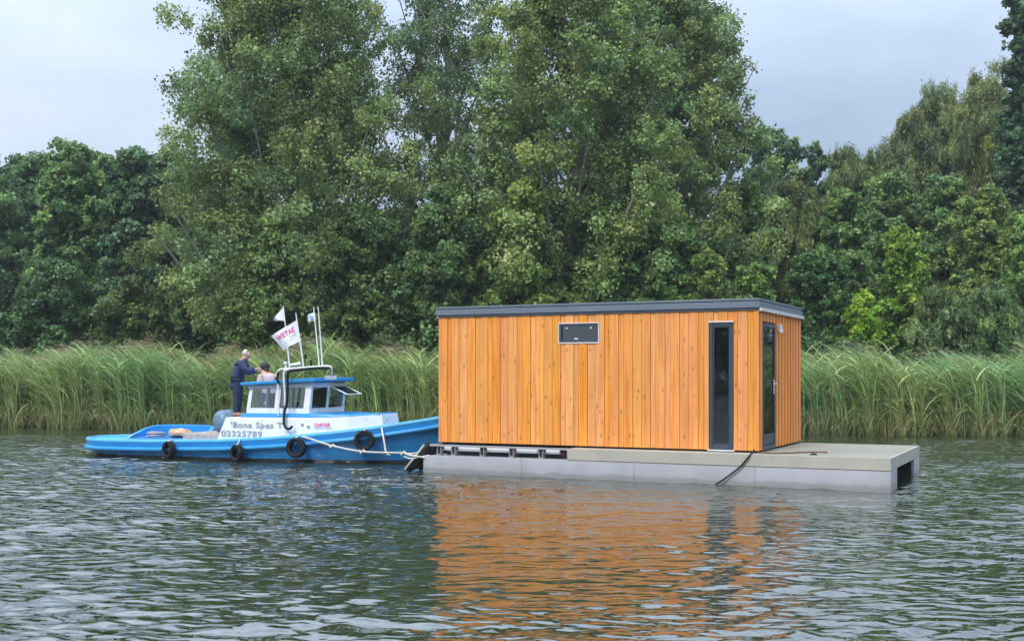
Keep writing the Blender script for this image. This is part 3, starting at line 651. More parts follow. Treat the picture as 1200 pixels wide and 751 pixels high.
# open steel frame left of the fascia
for q in ((X0 + .15, XF - .004, Y0 + .03, Y0 + .10, DZ - .03, DZ + .006), (X0 + .1, X0 + .17, Y0 + .11, Y1 - .1, DZ - .03, DZ + .004)): b = MB(); b.box(*q); b.build('frame_rail', M['steel'], hb, bevel=.004)
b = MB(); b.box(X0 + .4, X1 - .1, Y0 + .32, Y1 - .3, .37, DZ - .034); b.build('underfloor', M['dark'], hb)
b = MB(); b.box(X1 - .40, X1 - .36, Y0 + .83, Y1 - .83, -.3, .366); b.build('gap_shade_sheet', M['dark'], hb)  # dark sheet added to blacken the shaded gap between the pontoons
b = MB(); b.box(X1 - .38, X1 - .06, Y0 + .805, Y0 + .815, -.3, .366); b.build('gap_shade_lining', M['dark'], hb)  # dark lining added so the near pontoon's inner side stays in shade
b = MB(); b.box(X1 - .38, X1 - .06, Y1 - .815, Y1 - .805, -.3, .366); b.build('gap_shade_lining', M['dark'], hb)  # same dark lining, added on the rear pontoon's inner side
for p0, p1 in ((520, 530.5), (536, 563), (569, 597), (603, 630), (637, 656)):
    b = MB(); xa, xb = hx(p0, Y0 + .2), hx(p1, Y0 + .2); b.box(xa, xb, Y0 + .18, Y0 + .24, DZ - .125, DZ - .045); b.build('insulation_strip', M['whitef'], hb, bevel=.004)
for px in (515.5, 532, 565.5, 600, 634.5):
    x = hx(px, Y0 + .1); b = MB()
    for dx in (-.045, .035): b.box(x + dx, x + dx + .012, Y0 + .06, Y0 + .16, .366, DZ - .03)
    b.box(x - .045, x + .047, Y0 + .055, Y0 + .062, .372, .40); o = b.build('bracket', M['steel'], hb)
    b = MB(); b.box(x - .07, x + .06, Y0 + .12, Y0 + .175, DZ - .09, DZ - .035); b.build('beam_end', M['rust'], o, bevel=.006)
b = MB(); x = hx(659, Y0 + .1); b.box(x - .05, x + .05, Y0 + .1, Y0 + .2, DZ - .13, DZ - .04); b.build('beam_end', M['rust'], hb, bevel=.006)
# boarded walls: boards with openings cut by splitting them
wx0, wx1 = hx(831), hx(860); wz0, wz1 = hz(845, 527), hz(845, 376.5)
sx0, sx1 = hx(655), hx(702.5); sz0, sz1 = hz(678, 402.5), hz(678, 378.5)
def boards(a0, a1, holes, widths, plane, dep, seed):
    rr = random.Random(seed); b = MB(); a = a0; i = 0
    while a < a1 - 1e-4:
        wdt = min(widths[i % len(widths)] * rr.uniform(.93, 1.07), a1 - a)
        if a1 - a - wdt < .04: wdt = a1 - a
        col = (rr.random(), rr.random(), rr.random()); d = dep(i); lo, hi = a + .003, a + wdt - .003
        cuts = [(WB, WT)]
        for h0, h1, z0, z1 in holes:
            if hi > h0 + .001 and lo < h1 - .001:
                if lo < h0: pieces = [(lo, h0, [(WB, WT)]), (h0, hi, None)]
                elif hi > h1: pieces = [(lo, h1, None), (h1, hi, [(WB, WT)])]
                else: pieces = [(lo, hi, None)]
                hz_ = [(WB, z0), (z1, WT)]
                cuts = [(p0, p1, c or hz_) for p0, p1, c in pieces]; break
        else: cuts = [(lo, hi, cuts)]
        for p0, p1, zs in cuts:
            for z0, z1 in zs:
                if z1 - z0 < .02: continue
                if plane == 'front': b.box(p0, p1, -d, .02, z0, z1, col)
                elif plane == 'back': b.box(p0, p1, WD - .02, WD + d, z0, z1, col)
                elif plane == 'right': b.box(-.02, d, p0, p1, z0, z1, col)
                else: b.box(-WL - d, -WL + .02, p0, p1, z0, z1, col)
        a += wdt; i += 1
    return b
dw0, dw1 = hxs(892.5), hxs(907.5)
dz0, dz1 = WB - .02, 3.06
w1 = boards(-WL, -.001, [(wx0, wx1, wz0, wz1), (sx0, sx1, sz0, sz1)], [.19, .10, .185, .18, .19, .11], 'front', lambda i: (.026, .016, .027, .021)[i % 4], 3)
o = w1.build('front_wall', M['wood'], hb, bevel=.0025, seg=1)
boards(.0, WD, [(dw0, dw1, dz0, dz1)], [.09, .16, .10, .17], 'right', lambda i: (.012, .03)[i % 2], 5).build('end_wall', M['wood'], hb, bevel=.0025, seg=1)
boards(-WL, 0, [], [.215, .12, .21], 'back', lambda i: (.026, .014)[i % 2], 6).build('rear_wall', M['wood'], hb)
boards(.0, WD, [], [.215, .12, .21], 'left', lambda i: (.026, .014)[i % 2], 7).build('stern_wall', M['wood'], hb)
# sheathing behind the boards, with the openings left free, and a simple room behind the glass
b = MB(); B0, B1 = .028, .06
def panel(b, a0, a1, holes, put):
    xs = sorted({a0, a1} | {h for q in holes for h in q[:2]}); 
    for p, q in zip(xs[:-1], xs[1:]):
        hs = [h for h in holes if h[0] < (p + q) / 2 < h[1]]; z = WB
        for h in sorted(hs, key=lambda h: h[2]): 
            if h[2] > z + .01: put(p, q, z, h[2])
            z = h[3]
        put(p, q, z, WT)
panel(b, -WL + .022, -.022, [(wx0, wx1, wz0, wz1), (sx0, sx1, sz0, sz1)], lambda p, q, z0, z1: b.box(p, q, .022, .06, z0, z1))
panel(b, .062, WD - .062, [(dw0, dw1, dz0, dz1)], lambda p, q, z0, z1: b.box(-.06, -.022, p, q, z0, z1))
b.box(-WL + .022, -.022, WD - .06, WD - .022, WB, WT); b.box(-WL + .022, -WL + .06, .062, WD - .062, WB, WT)
b.box(-WL + .061, -.062, .062, WD - .062, WB - .035, WB - .005)
b.box(-2.2, -2.15, .07, WD - .07, WB, WT - .1)
b.build('inner_lining', M['inner'], hb)
for q in ((-1.05, -.72, .5, .53, WB, WB + .75), (-.78, -.62, 1.2, 1.25, 1.6, 2.6)): b = MB(); b.box(*q); b.build('interior_panel', M['blind'], hb)
b = MB(); b.box(-1.9, -.35, 1.6, 2.2, WB, WB + .9); b.build('worktop', M['ochre_wood'], hb, bevel=.01)
b = MB(); b.box(-WL + .03, -.03, .03, WD - .03, WB - .045, WB - .004 + .0); b.build('sole_plate', M['black'], hb)
# windows
def frame(b, a0, a1, z0, z1, t, put):
    put(a0, a0 + t, z0, z1); put(a1 - t, a1, z0, z1); put(a0 + t, a1 - t, z0, z0 + t * 1.2); put(a0 + t, a1 - t, z1 - t, z1)
b = MB(); frame(b, wx0 + .01, wx1 - .01, wz0 + .012, wz1 - .03, .065, lambda p, q, z0, z1: b.box(p, q, -.02, .05, z0, z1))
wo = b.build('tall_window', M['anth'], hb, bevel=.006); wo['label'] = 'tall narrow window beside the corner'
b = MB(); b.box(wx0 + .07, wx1 - .07, .012, .018, wz0 + .08, wz1 - .09); b.build('pane', M['glass'], wo)
b = MB(); frame(b, wx0 + .08, wx1 - .08, wz0 + .10, wz1 - .10, .018, lambda p, q, z0, z1: b.box(p, q, -.004, .010, z0, z1)); b.build('sash', M['anth'], wo)
b = MB(); b.box(wx0 - .01, wx1 + .01, -.045, .0, wz1 - .024, wz1 + .004); b.build('drip_trim', M['alu'], wo, bevel=.003)
b = MB(); b.box(wx0 - .02, wx1 + .02, -.06, .0, wz0 - .022, wz0 + .006); b.build('sill', M['alu'], wo, bevel=.003)
b = MB(); frame(b, sx0 + .02, sx1 - .02, sz0 + .025, sz1 - .025, .045, lambda p, q, z0, z1: b.box(p, q, -.022, .05, z0, z1))
so_ = b.build('small_window', M['anth'], hb, bevel=.005); so_['label'] = 'small wide window high in the front wall'
b = MB(); b.box(sx0 + .06, sx1 - .06, .010, .016, sz0 + .07, sz1 - .06); b.build('pane', M['glass'], so_)
b = MB(); frame(b, sx0 - .004, sx1 + .004, sz0 - .002, sz1 + .006, .022, lambda p, q, z0, z1: b.box(p, q, -.038, .0, z0, z1)); b.build('window_trim', M['alu'], so_, bevel=.003)
for fx in (.19, .79):
    b = MB(); x = sx0 + (sx1 - sx0) * fx; b.box(x - .022, x + .022, -.004, .008, sz1 - .115, sz1 - .072); b.build('window_hinge', M['whitef'], so_, bevel=.004)
b = MB(); x = (sx0 * .57 + sx1 * .43); b.box(x - .04, x + .04, -.014, .006, sz0 + .085, sz0 + .11); b.build('window_latch', M['whitef'], so_, bevel=.005)
# door on the end wall
b = MB(); frame(b, dw0 + .01, dw1 - .01, dz0, dz1 - .02, .075, lambda p, q, z0, z1: b.box(-.05, .024, p, q, z0, z1))
b.box(-.03, .012, dw0 + .085, dw1 - .085, dz0 + .1, dz0 + .30)
do = b.build('door', M['anth'], hb, bevel=.005)
b = MB(); b.box(-.004, .002, dw0 + .08, dw1 - .08, dz0 + .3, dz1 - .09); b.build('pane', M['glass'], do)
b = MB(); yk = dw1 - .16; zk = hz(904, 450, 0.5)
zk = 1.83
b.box(.024, .034, yk - .02, yk + .02, zk - .16, zk + .13); b.tube([(.03, yk, zk + .04), (.085, yk, zk + .04), (.09, yk - .02, zk + .04), (.09, yk - .17, zk + .04)], .012, 8); b.build('handle', M['whitef'], do, bevel=.002)
b = MB(); yl = dw1 + .16; b.box(.032, .11, yl - .05, yl + .05, 2.93, 3.05); b.lathe([(.0, 0), (.055, 0), (.055, .05), (0, .05)], 14, Matrix.Translation((.08, yl, 2.885))); b.build('wall_lamp', M['whitef'], hb, bevel=.006)
# corner posts
for q in ((-.004, .034, -.034, -.001), (.0, .036, WD + .0, WD + .03), (-WL - .03, -WL, -.03, 0)): b = MB(); b.box(*q, WB, WT, (.6, .8, .5)); b.build('corner_board', M['wood'], hb, bevel=.003)
# roof: flat slab with stepped metal edge
b = MB(); zr0 = WT + .005
b.box(-WL - .07, .07, -.085, WD + .08, zr0 + .03, zr0 + .13)
b.box(-WL - .045, .045, -.06, WD + .055, zr0 + .132, zr0 + .165)
b.box(-WL - .06, .06, -.075, WD + .07, zr0 + .167, zr0 + .205)
ro = b.build('roof', M['anth2'], hb, bevel=.006)
b = MB(); b.box(-WL + .05, -.05, .04, WD - .04, zr0 + .206, zr0 + .212); b.build('roof_membrane', M['black'], ro)
for q in ((.048, .095, -.06, WD + .11, zr0 - .035, zr0 + .028), (-WL - .06, -WL - .03, -.055, -.03, zr0 - .03, zr0 + .028)): b = MB(); b.box(*q); b.build('eaves_trim', M['alu'], ro, bevel=.004)
b = MB(); b.box(-WL - .04, .044, -.05, -.036, zr0 - .012, zr0 + .028); b.build('eaves_flashing', M['anth2'], ro)
# cable over the edge, hose on the deck, drain
cab = MB(); cx = hx(884, Y0); cz = DZ + .015
def hw(x, y, z): return HC + HU * x + HV * y + Vector((0, 0, z))
pts = [hw(-.05, -.06, cz + .05), hw(hx(882, Y0 + .2), Y0 + .2, cz + .01), hw(hx(879, Y0), Y0 - .02, cz - .03), hw(hx(868, Y0), Y0 - .03, .36), hw(hx(852, Y0), Y0 - .04, .15), hw(hx(836, Y0), Y0 - .07, -.03)]
o = cab.tube(spline(pts, 6), .016, 8).build('cable', M['black'], None, smooth=True); tag(o, 'black cable hanging over the pontoon edge from the cabin corner into the water', 'cable')
o = MB().tube(spline([hw(.05, -.1, cz), hw(.45, -.02, cz), hw(.85, .5, cz), hw(1.15, .62, cz), hw(1.1, .5, cz)], 6), .013, 8).build('hose', mat('brown_hose', (.16, .06, .03), .5), None, smooth=True); tag(o, 'thin brown hose lying on the terrace deck beside the door', 'hose')
b = MB(); b.lathe([(0, 0), (.07, 0), (.06, .02), (.02, .035), (0, .035)], 16, Matrix.Translation(hw(1.05, -.06, DZ - .002))); tag(b.build('drain_cap', M['black'], None, smooth=True), 'small dark round cap on the terrace deck', 'cap')

# ------------------------------------------------------------------ the blue work boat
BA = R(-20); BO = Vector((-11.18, 30.96, 0)); BU = Vector((math.cos(BA), math.sin(BA), 0)); BV = Vector((-math.sin(BA), math.cos(BA), 0))
def bx(px, y):
    k = (px - 600) / F; p = BO + BV * y; return (k * p.y - p.x) / (BU.x - k * BU.y)
def bpt(px, py, y):
    x = bx(px, y); p = BO + BU * x + BV * y; return Vector((x, y, CAMZ - (py - HOR) / F * p.y))
boat = empty('work_boat', BO, BA)
tag(boat, 'blue steel work boat with white wheelhouse, flags and tyres along its side', 'boat')
LB = 11.3
def gbeam(s):
    if s < 2.3: return 1.48 * math.sqrt(max(0, 1 - ((2.3 - s) / 2.3) ** 2.2))
    if s < 6.4: return 1.48
    return 1.48 * max(0, 1 - ((s - 6.4) / (LB - 6.4)) ** 2.4)
def sheer(s): return float(np.interp(s, [0, 3, 5, 6.4, 7.6, 8.8, 10.0, 11.3], [.40, .42, .47, .55, .66, .80, .99, 1.24]))
def deckz(s): return sheer(s) - float(np.interp(s, [0, 5, 7.5, 9.5, 11.3], [.02, .03, .07, .2, .34]))
st = [0, .04, .12, .26, .45, .7, 1.0, 1.4, 1.9, 2.4] + [3 + .5 * i for i in range(12)] + [8.9, 9.3, 9.7, 10.1, 10.45, 10.75, 11.0, 11.17, 11.27, 11.3]
def SX(s): return s + .26 * max(0, 1 - s / 2.6)
rings = []
for s in st:
    g = max(gbeam(s), .012); zt = sheer(s); gi = max(g - .09, .004)
    wl = g * (0.93 - 0.18 * max(0, (s - 7.5) / 3.8)); s0 = s; s = SX(s); sw = 5.7 + (s - 5.7) * .945; sk = 5.7 + (s - 5.7) * .86
    half = [(s if g > .1 else s, gi, deckz(s) - .02), (s, gi, zt - .012), (s, (gi + g) / 2, zt), (s, g, zt - .012), (s, g, zt - .17), (.5 * s + .5 * sw, g * .55 + wl * .45, (zt - .17) * .55), (sw, wl, 0), (sw, wl * .93, -.15), (sk, wl * .6, -.45), (sk, .0, -.6)]
    rings.append([(x, -y, z) for x, y, z in half] + [(x, y, z) for x, y, z in reversed(half[:-1])])
b = MB(); m_ = len(rings[0]); b.add([p for r_ in rings for p in r_], [(i * m_ + k, i * m_ + k + 1, (i + 1) * m_ + k + 1, (i + 1) * m_ + k) for i in range(len(st) - 1) for k in range(m_ - 1)])
hull = b.build('hull', M['hull'], boat, smooth=True)
b = MB(); vs = []
for s in st:
    g = max(gbeam(s) - .08, .003); z = deckz(s)
    for f in (-1, -.5, 0, .5, 1): vs.append((SX(s), g * f, z + .03 * (1 - f * f)))
b.add(vs, [(5 * i + k, 5 * i + k + 1, 5 * i + 6 + k, 5 * i + 5 + k) for i in range(len(st) - 1) for k in range(4)]); b.build('deck', M['deck_blue'], boat, smooth=True)
path = [(SX(s), -gbeam(s) - .015, sheer(s) - .19) for s in reversed(st[1:])] + [(.24, 0, sheer(0) - .19)] + [(SX(s), gbeam(s) + .015, sheer(s) - .19) for s in st[1:]]
MB().tube(path, .055, 8).build('rubbing_strake', M['blue'], boat, smooth=True)
path = [(SX(s), -gbeam(s) + .045, sheer(s) - .005) for s in reversed(st[2:])] + [(.28, 0, sheer(0))] + [(SX(s), gbeam(s) - .045, sheer(s) - .005) for s in st[2:]]
MB().tube(path, .052, 8).build('gunwale', M['deck_blue'], boat, smooth=True)
# stern cockpit: an oval coaming, high on the far side
b = MB(); n = 48; cxm, cym, ax, ay = 2.45, .15, 1.12, .98; vs = []
for k in range(n):
    a = 2 * math.pi * k / n; ca, sa = math.cos(a), math.sin(a)
    e = lambda v: math.copysign(abs(v) ** .92, v)
    x, y = cxm + ax * e(ca), cym + ay * e(sa); q_ = max(0, min(1, (sa + .55) / 1.25)); h = .04 + .29 * q_ * q_ * (3 - 2 * q_); zd = .38
    for w_, z in ((1, zd - .03), (1, zd + h), (.93, zd + h + .015), (.90, zd + h), (.90, zd + .015)):
        vs.append((cxm + (x - cxm) * w_, cym + (y - cym) * w_, z))
b.add(vs, [(5 * k + j, 5 * ((k + 1) % n) + j, 5 * ((k + 1) % n) + j + 1, 5 * k + j + 1) for k in range(n) for j in range(4)])
b.build('cockpit_coaming', M['blue'], boat, smooth=True)
b = MB(); b.lathe([(0, 0), (.9, 0)], 40, Matrix.Translation((cxm, cym, .435)) @ Matrix.Diagonal((ax, ay, 1, 1))); b.build('cockpit_floor', M['dark_blue'], boat)  # flat disc near deck level, its darker colour stands in for the shaded recess
b = MB(); b.box(3.45, 4.6, -.75, .9, .40, .60); b.build('engine_hatch', M['ochre_wood'], boat, bevel=.02)
b = MB(); b.hexa([(1.38, -.30, .41), (1.46, -.34, .41), (1.46, -.32, .41), (1.38, -.28, .41), (1.62, -.12, .50), (1.74, -.30, .56), (1.74, -.28, .56), (1.62, -.10, .5)]); b.build('washboard', M['alu'], boat, bevel=.004)
# items in the cockpit
def coil(loc, r0, turns, mt, name, label, cat):
    p = []
    for i in range(int(turns * 16)):
        a = i * 2 * math.pi / 16; rr = r0 * (1 - .12 * (i / 16 % 3)) ; p.append((loc[0] + rr * math.cos(a), loc[1] + rr * math.sin(a), loc[2] + .03 + .022 * i / 16 + .006 * math.sin(i)))
    o = MB().tube([BO + BU * q[0] + BV * q[1] + Vector((0, 0, q[2])) for q in p], .02, 6).build(name, mt, None, smooth=True); tag(o, label, cat)
coil((2.05, .05, .43), .23, 5, M['steel'], 'rope_coil', 'grey coiled rope lying in the stern cockpit of the boat', 'rope')
me = bpy.data.meshes.new('folded_cloth'); bm = bmesh.new(); bmesh.ops.create_icosphere(bm, subdivisions=3, radius=1)
for v in bm.verts:
    n_ = 1 + .22 * math.sin(v.co.x * 5 + 1) * math.cos(v.co.y * 6) + .1 * math.sin(v.co.z * 11); v.co = Vector((v.co.x * .30 * n_, v.co.y * .22 * n_, v.co.z * .12 * n_ + .10))
bm.to_mesh(me); bm.free()
o = link('folded_cloth', me, M['tan']); o.location = BO + BU * 2.75 + BV * .1 + Vector((0, 0, .45)); o.rotation_euler.z = BA; tag(o, 'crumpled tan cloth lying in the stern cockpit of the boat', 'cloth')
for p_ in me.polygons: p_.use_smooth = True
# white lower deckhouse, tapering to the bow
def th(s): return float(np.interp(s, [4.6, 7.2, 8.0, 8.9], [1.08, 1.08, .92, .42]))
def tz(s): return float(np.interp(s, [4.6, 7.9, 8.2, 8.9], [1.02, 1.04, 1.07, 1.12]))
TS = [4.66, 5.2, 6, 7, 7.4, 7.8, 8.1, 8.5, 8.86]
b = MB(); vs = []
for i, s in enumerate(TS):
    sb = s; stp = s + (.25 if i == 0 else 0) - (.07 if i == len(TS) - 1 else 0)
    vs += [(sb, -th(s) - .02, deckz(s) - .02), (sb, th(s) + .02, deckz(s) - .02), (stp, th(s) - .02, tz(s)), (stp, -th(s) + .02, tz(s))]
n = len(TS); b.add(vs, [(4 * i + k, 4 * i + (k + 1) % 4, 4 * i + 4 + (k + 1) % 4, 4 * i + 4 + k) for i in range(n - 1) for k in range(4)] + [(0, 1, 2, 3), tuple(4 * (n - 1) + k for k in (3, 2, 1, 0))])
dh = b.build('deckhouse', M['white'], boat, bevel=.012)
b = MB(); T2 = [5.32, 6, 7.2, 7.5, 7.8, 8.1, 8.4, 8.76]; vs = []
for s in T2:
    e = .0 if s < 8.3 else .0; hgt = float(np.interp(s, [5, 7.3, 8.1, 8.9], [.10, .10, .05, .03]))
    y = th(s) - .035
    vs += [(s, -y, tz(s) + .002), (s, y, tz(s) + .002), (s, y - .03, tz(s) + hgt), (s, -y + .03, tz(s) + hgt)]
n = len(T2); b.add(vs, [(4 * i + k, 4 * i + (k + 1) % 4, 4 * i + 4 + (k + 1) % 4, 4 * i + 4 + k) for i in range(n - 1) for k in range(4)] + [(0, 1, 2, 3), tuple(4 * (n - 1) + k for k in (3, 2, 1, 0))])
b.build('deckhouse_top', M['blue'], boat, bevel=.01)
for px, py in ((354, 497), (361, 499.5), (440.5, 490.5), (443, 490), (453, 491)):
    p = bpt(px, py, -1.08); s = p.x; y = -th(s) - .005; p = bpt(px, py, y)
    b = MB(); b.lathe([(0, -.02), (.03, -.02), (.03, .012), (.02, .02), (0, .02)], 12, Matrix.Translation((p.x, y, p.z)) @ Matrix.Rotation(R(90), 4, 'X')); b.build('vent_fitting', M['grey'], dh, smooth=True)
b = MB(); b.tube([bpt(445, 502, -.86), bpt(462, 495, -.82)], .018, 6); b.tube([bpt(448, 497.5, -.86), bpt(452, 500, -.88)], .02, 6); b.build('boat_hook_rack', M['grey'], dh)
# wheelhouse: sill band, posts, header, roof
CS0, CS1, CW = 5.38, 7.10, .88
def zf(s): return 1.76 + .075 * (s - CS0) / (CS1 - CS0)     # underside of the header
b = MB()
def post(x0, x1, y0, y1, z0, z1, lx=0.0, ly=0.0):
    b.hexa([(x0, y0, z0), (x1, y0, z0), (x1, y1, z0), (x0, y1, z0), (x0 + lx, y0 + ly, z1), (x1 + lx, y0 + ly, z1), (x1 + lx, y1 + ly, z1), (x0 + lx, y1 + ly, z1)])
zb = 1.115; zs = 1.25; T = .045
for y0, y1, ly in ((-CW, -CW + T, .04), (CW - T, CW, -.04)):
    post(CS0, CS1, y0, y1, zb, zs, .0, ly * .1)
    b.hexa([(CS0 + .02, y0 + ly * .85, 1.71), (CS1 + .045, y0 + ly * .85, 1.76), (CS1 + .045, y1 + ly * .85, 1.76), (CS0 + .02, y1 + ly * .85, 1.71), (CS0 + .0, y0 + ly, 1.80), (CS1 + .05, y0 + ly, 1.88), (CS1 + .05, y1 + ly, 1.88), (CS0 + .0, y1 + ly, 1.80)])
    for s0, s1, l in ((CS0, CS0 + .1, .07), (6.15, 6.29, .03), (CS1 - .16, CS1, .05)):
        post(s0, s1, y0 + .001, y1 - .001, zs - .01, 1.77, l, ly)
for x0, x1, lx in ((CS1 - T, CS1 + .002, .05), (CS0 - .002, CS0 + T, .06)):
    post(x0, x1, -CW + T + .002, CW - T - .002, zb, zs, lx * .1)
    post(x0 + lx, x1 + lx, -CW + T + .004, CW - T - .004, 1.745 if lx == .05 else 1.70, 1.86 if lx == .05 else 1.79)
    for y in ((-CW + T + .002, -CW + .12), (-.05, .05), (CW - .12, CW - T - .002)): post(x0, x1, y[0], y[1], zs - .01, 1.78 if lx == .05 else 1.74, lx)
wh = b.build('wheelhouse', M['white'], boat, bevel=.004)
def pane(p4, name='pane'):
    b = MB(); q = [Vector(v) for v in p4]; nrm = (q[1] - q[0]).cross(q[3] - q[0]).normalized() * .003
    b.hexa([v - nrm for v in q] + [v + nrm for v in q]); return b
for y, ly in ((-CW + .02, .035), (CW - .02, -.035)):
    for s0, s1, l0, l1 in ((CS0 + .1, 6.15, .07, .03), (6.29, CS1 - .16, .03, .05)):
        pane([(s0, y, zs), (s1, y, zs), (s1 + l1, y + ly, 1.75), (s0 + l0, y + ly, 1.72)]).build('window_pane', M['boatglass'], wh)
pane([(CS1 - .02, -CW + .12, zs), (CS1 - .02, -.05, zs), (CS1 + .03, -.05, 1.76), (CS1 + .03, -CW + .12, 1.76)]).build('window_pane', M['boatglass'], wh)
# hinged front window, swung open
ha, hb_ = Vector((CS1 + .06, .05, 1.775)), Vector((CS1 + .06, CW - .1, 1.775)); dv = Vector((.46, 0, -.20))
b = MB()
for p, q in ((ha, hb_), (hb_, hb_ + dv), (hb_ + dv, ha + dv), (ha + dv, ha)): b.tube([p, q], .014, 6)
hw_ = b.build('open_window', M['whitef'], wh); hw_['label'] = 'front window swung open on its top hinge'
pane([ha, hb_, hb_ + dv, ha + dv]).build('pane', M['boatglass'], hw_)
b = MB(); z0a, z1a = 1.80, 1.895
b.hexa([(CS0 - .12, -CW - .1, z0a - .01), (CS1 + .23, -CW - .1, z1a - .005), (CS1 + .23, CW + .1, z1a - .005), (CS0 - .12, CW + .1, z0a - .01), (CS0 - .12, -CW - .1, z0a + .06), (CS1 + .23, -CW - .1, z1a + .09), (CS1 + .23, CW + .1, z1a + .09), (CS0 - .12, CW + .1, z0a + .06)])
b.build('wheelhouse_roof', M['blue'], boat, bevel=.018)
# inside: wheel and seat seen through the glass
b = MB(); b.box(6.75, 7.0, -.6, .6, zb - .1, 1.32); b.build('dashboard', M['dark'], boat, bevel=.02)
b = MB(); b.lathe([(.17 + .015 * math.cos(a), .015 * math.sin(a)) for a in [k * math.pi / 3 for k in range(6)]], 20, Matrix.Translation((6.66, -.1, 1.38)) @ Matrix.Rotation(R(70), 4, 'Y'), closed=True)
for a in range(3): b.tube([Vector((6.66, -.1, 1.38)), Vector((6.66, -.1, 1.38)) + Matrix.Rotation(R(70), 3, 'Y') @ Vector((.17 * math.cos(a * 2.09), .17 * math.sin(a * 2.09), 0))], .009, 6)
b.build('steering_wheel', M['black'], boat, smooth=True)
b = MB(); b.box(5.75, 6.1, -.45, .0, zb - .1, 1.28); b.box(5.72, 5.80, -.45, .0, 1.28, 1.6); b.build('helm_seat', M['dark'], boat, bevel=.03)
# white hoop with black hose beside the wheelhouse
yh = -CW - .16
P1 = lambda px, py, y=yh: bpt(px, py, y)
MB().tube(spline([P1(326.5, 487), P1(326, 455), P1(324.5, 441), P1(326, 434.5), P1(331, 432.5), P1(345, 431.5), P1(372, 429.5), P1(384, 429), P1(388.5, 431), P1(389, 441, -CW - .02)], 5), .022, 8).build('handrail_hoop', M['whitef'], boat, smooth=True)
MB().tube(spline([P1(334.5, 478), P1(333.5, 455), P1(332.5, 440), P1(334, 434.3), P1(339, 433)], 5), .024, 8).build('handrail_post', M['whitef'], boat, smooth=True)
yk = yh - .07
MB().tube(spline([P1(386, 431.5, yk), P1(372, 431.4, yk), P1(350, 433.4, yk), P1(340, 435, yk), P1(337, 438, yk), P1(337, 455, yk), P1(336, 472, yk), P1(333.5, 482, yk), P1(332.6, 494, yk - .05), P1(334.5, 500.5, yk - .08), P1(339, 502.3, yk - .08), P1(342.5, 499.5, yk - .08)], 5), .032, 8).build('exhaust_hose', M['black'], boat, smooth=True)
b = MB(); p = P1(387, 442, -CW + .02); b.box(p.x - .12, p.x + .12, p.y - .06, p.y + .1, p.z - .05, p.z + .04); b.build('junction_box', M['whitef'], boat, bevel=.01)
MB().tube(spline([P1(326, 436), P1(325, 444), P1(326.5, 450)], 4), .03, 8).build('lamp_pipe', M['black'], boat, smooth=True)
# poles, aerials and flags
fy = yh + .05
def pole(a, b_, r0, name, base_y=fy):
    p, q = bpt(a[0], a[1], base_y), bpt(b_[0], b_[1], base_y); return MB().tube([p, p.lerp(q, .5), q], [r0, r0 * .85, r0 * .6], 8).build(name, M['whitef'], boat, smooth=True)
fp1 = pole((339.4, 430.5), (332, 358.5), .017, 'flagpole'); fp2 = pole((356, 430), (346.5, 366), .019, 'flagpole')
a1 = pole((374.2, 429.5), (367.5, 359.5), .018, 'aerial'); a2 = pole((378, 429.5), (372.8, 359.5), .018, 'aerial')
def flag(c4, nu, nv, wav, mt, parent, name, ph=0.0, thick=.004):
    q = [Vector(c) for c in c4]; V = []
    for side in (-1, 1):
        for j in range(nv + 1):
            for i in range(nu + 1):
                u, v = i / nu, j / nv; p = q[0].lerp(q[1], u).lerp(q[3].lerp(q[2], u), v)
                p = p + Vector((0, wav * math.sin(u * 6 + v * 1.5 + ph) * u + side * thick / 2, .35 * wav * math.sin(u * 5 + ph) * u)); V.append(p)
    n1_ = (nu + 1) * (nv + 1); Fs = []
    for j in range(nv):
        for i in range(nu):
            a = j * (nu + 1) + i; Fs += [(a, a + 1, a + nu + 2, a + nu + 1), (n1_ + a + nu + 1, n1_ + a + nu + 2, n1_ + a + 1, n1_ + a)]
    b = MB(); b.add(V, Fs); return b.build(name, mt, parent, smooth=True)
B_ = lambda px, py: bpt(px, py, fy)
f1 = flag([B_(332.2, 359), B_(320.4, 374.5), B_(321, 375.5), B_(334, 376)], 8, 6, .05, M['cloth_white'], fp1, 'pennant')
f2 = flag([B_(347.6, 375.2), B_(318.4, 393), B_(331.6, 410), B_(352.8, 399.6)], 12, 8, .05, M['cloth_white'], fp2, 'flag')
f3 = flag([B_(369, 366), B_(359.8, 368.5), B_(360, 375.7), B_(369.8, 376.3)], 6, 5, .04, M['cloth_white'], a1, 'flag', 1.0)
b = MB(); p = bpt(364.5, 371.5, fy - .06); b.lathe([(0, -.01), (.045, -.008), (.045, .008), (0, .01)], 12, Matrix.Translation(p) @ Matrix.Rotation(R(90), 4, 'X')); b.build('flag_emblem', M['pblue'], f3)
b = MB(); p = bpt(346.3, 366, fy); b.lathe([(0, 0), (.03, 0), (.045, .05), (.04, .11), (0, .13)], 12, Matrix.Translation(p)); b.build('mast_lamp', M['black'], fp2, smooth=True)
# small fittings on the rail: horn, lamps
b = MB(); p = bpt(334.5, 425.5, fy); b.lathe([(0, -.03), (.035, -.03), (.05, 0), (.035, .03), (0, .03)], 12, Matrix.Translation(p)); b.tube([p, bpt(335, 432.5, fy)], .02, 6); b.build('deck_lamp', M['whitef'], boat, smooth=True)
b = MB(); b.tube([bpt(340, 427.5, fy), bpt(352, 426, fy)], [.022, .045], 10); b.build('horn', M['whitef'], boat, smooth=True)
b = MB(); b.tube([bpt(357, 429.5, fy), bpt(358, 417, fy)], .012, 6); b.lathe([(0, 0), (.03, .0), (.03, .1), (0, .1)], 10, Matrix.Translation(bpt(358, 420, fy))); b.tube([bpt(365, 430, fy), bpt(364, 422, fy)], .025, 6); b.build('navigation_lamp', M['black'], boat, smooth=True)

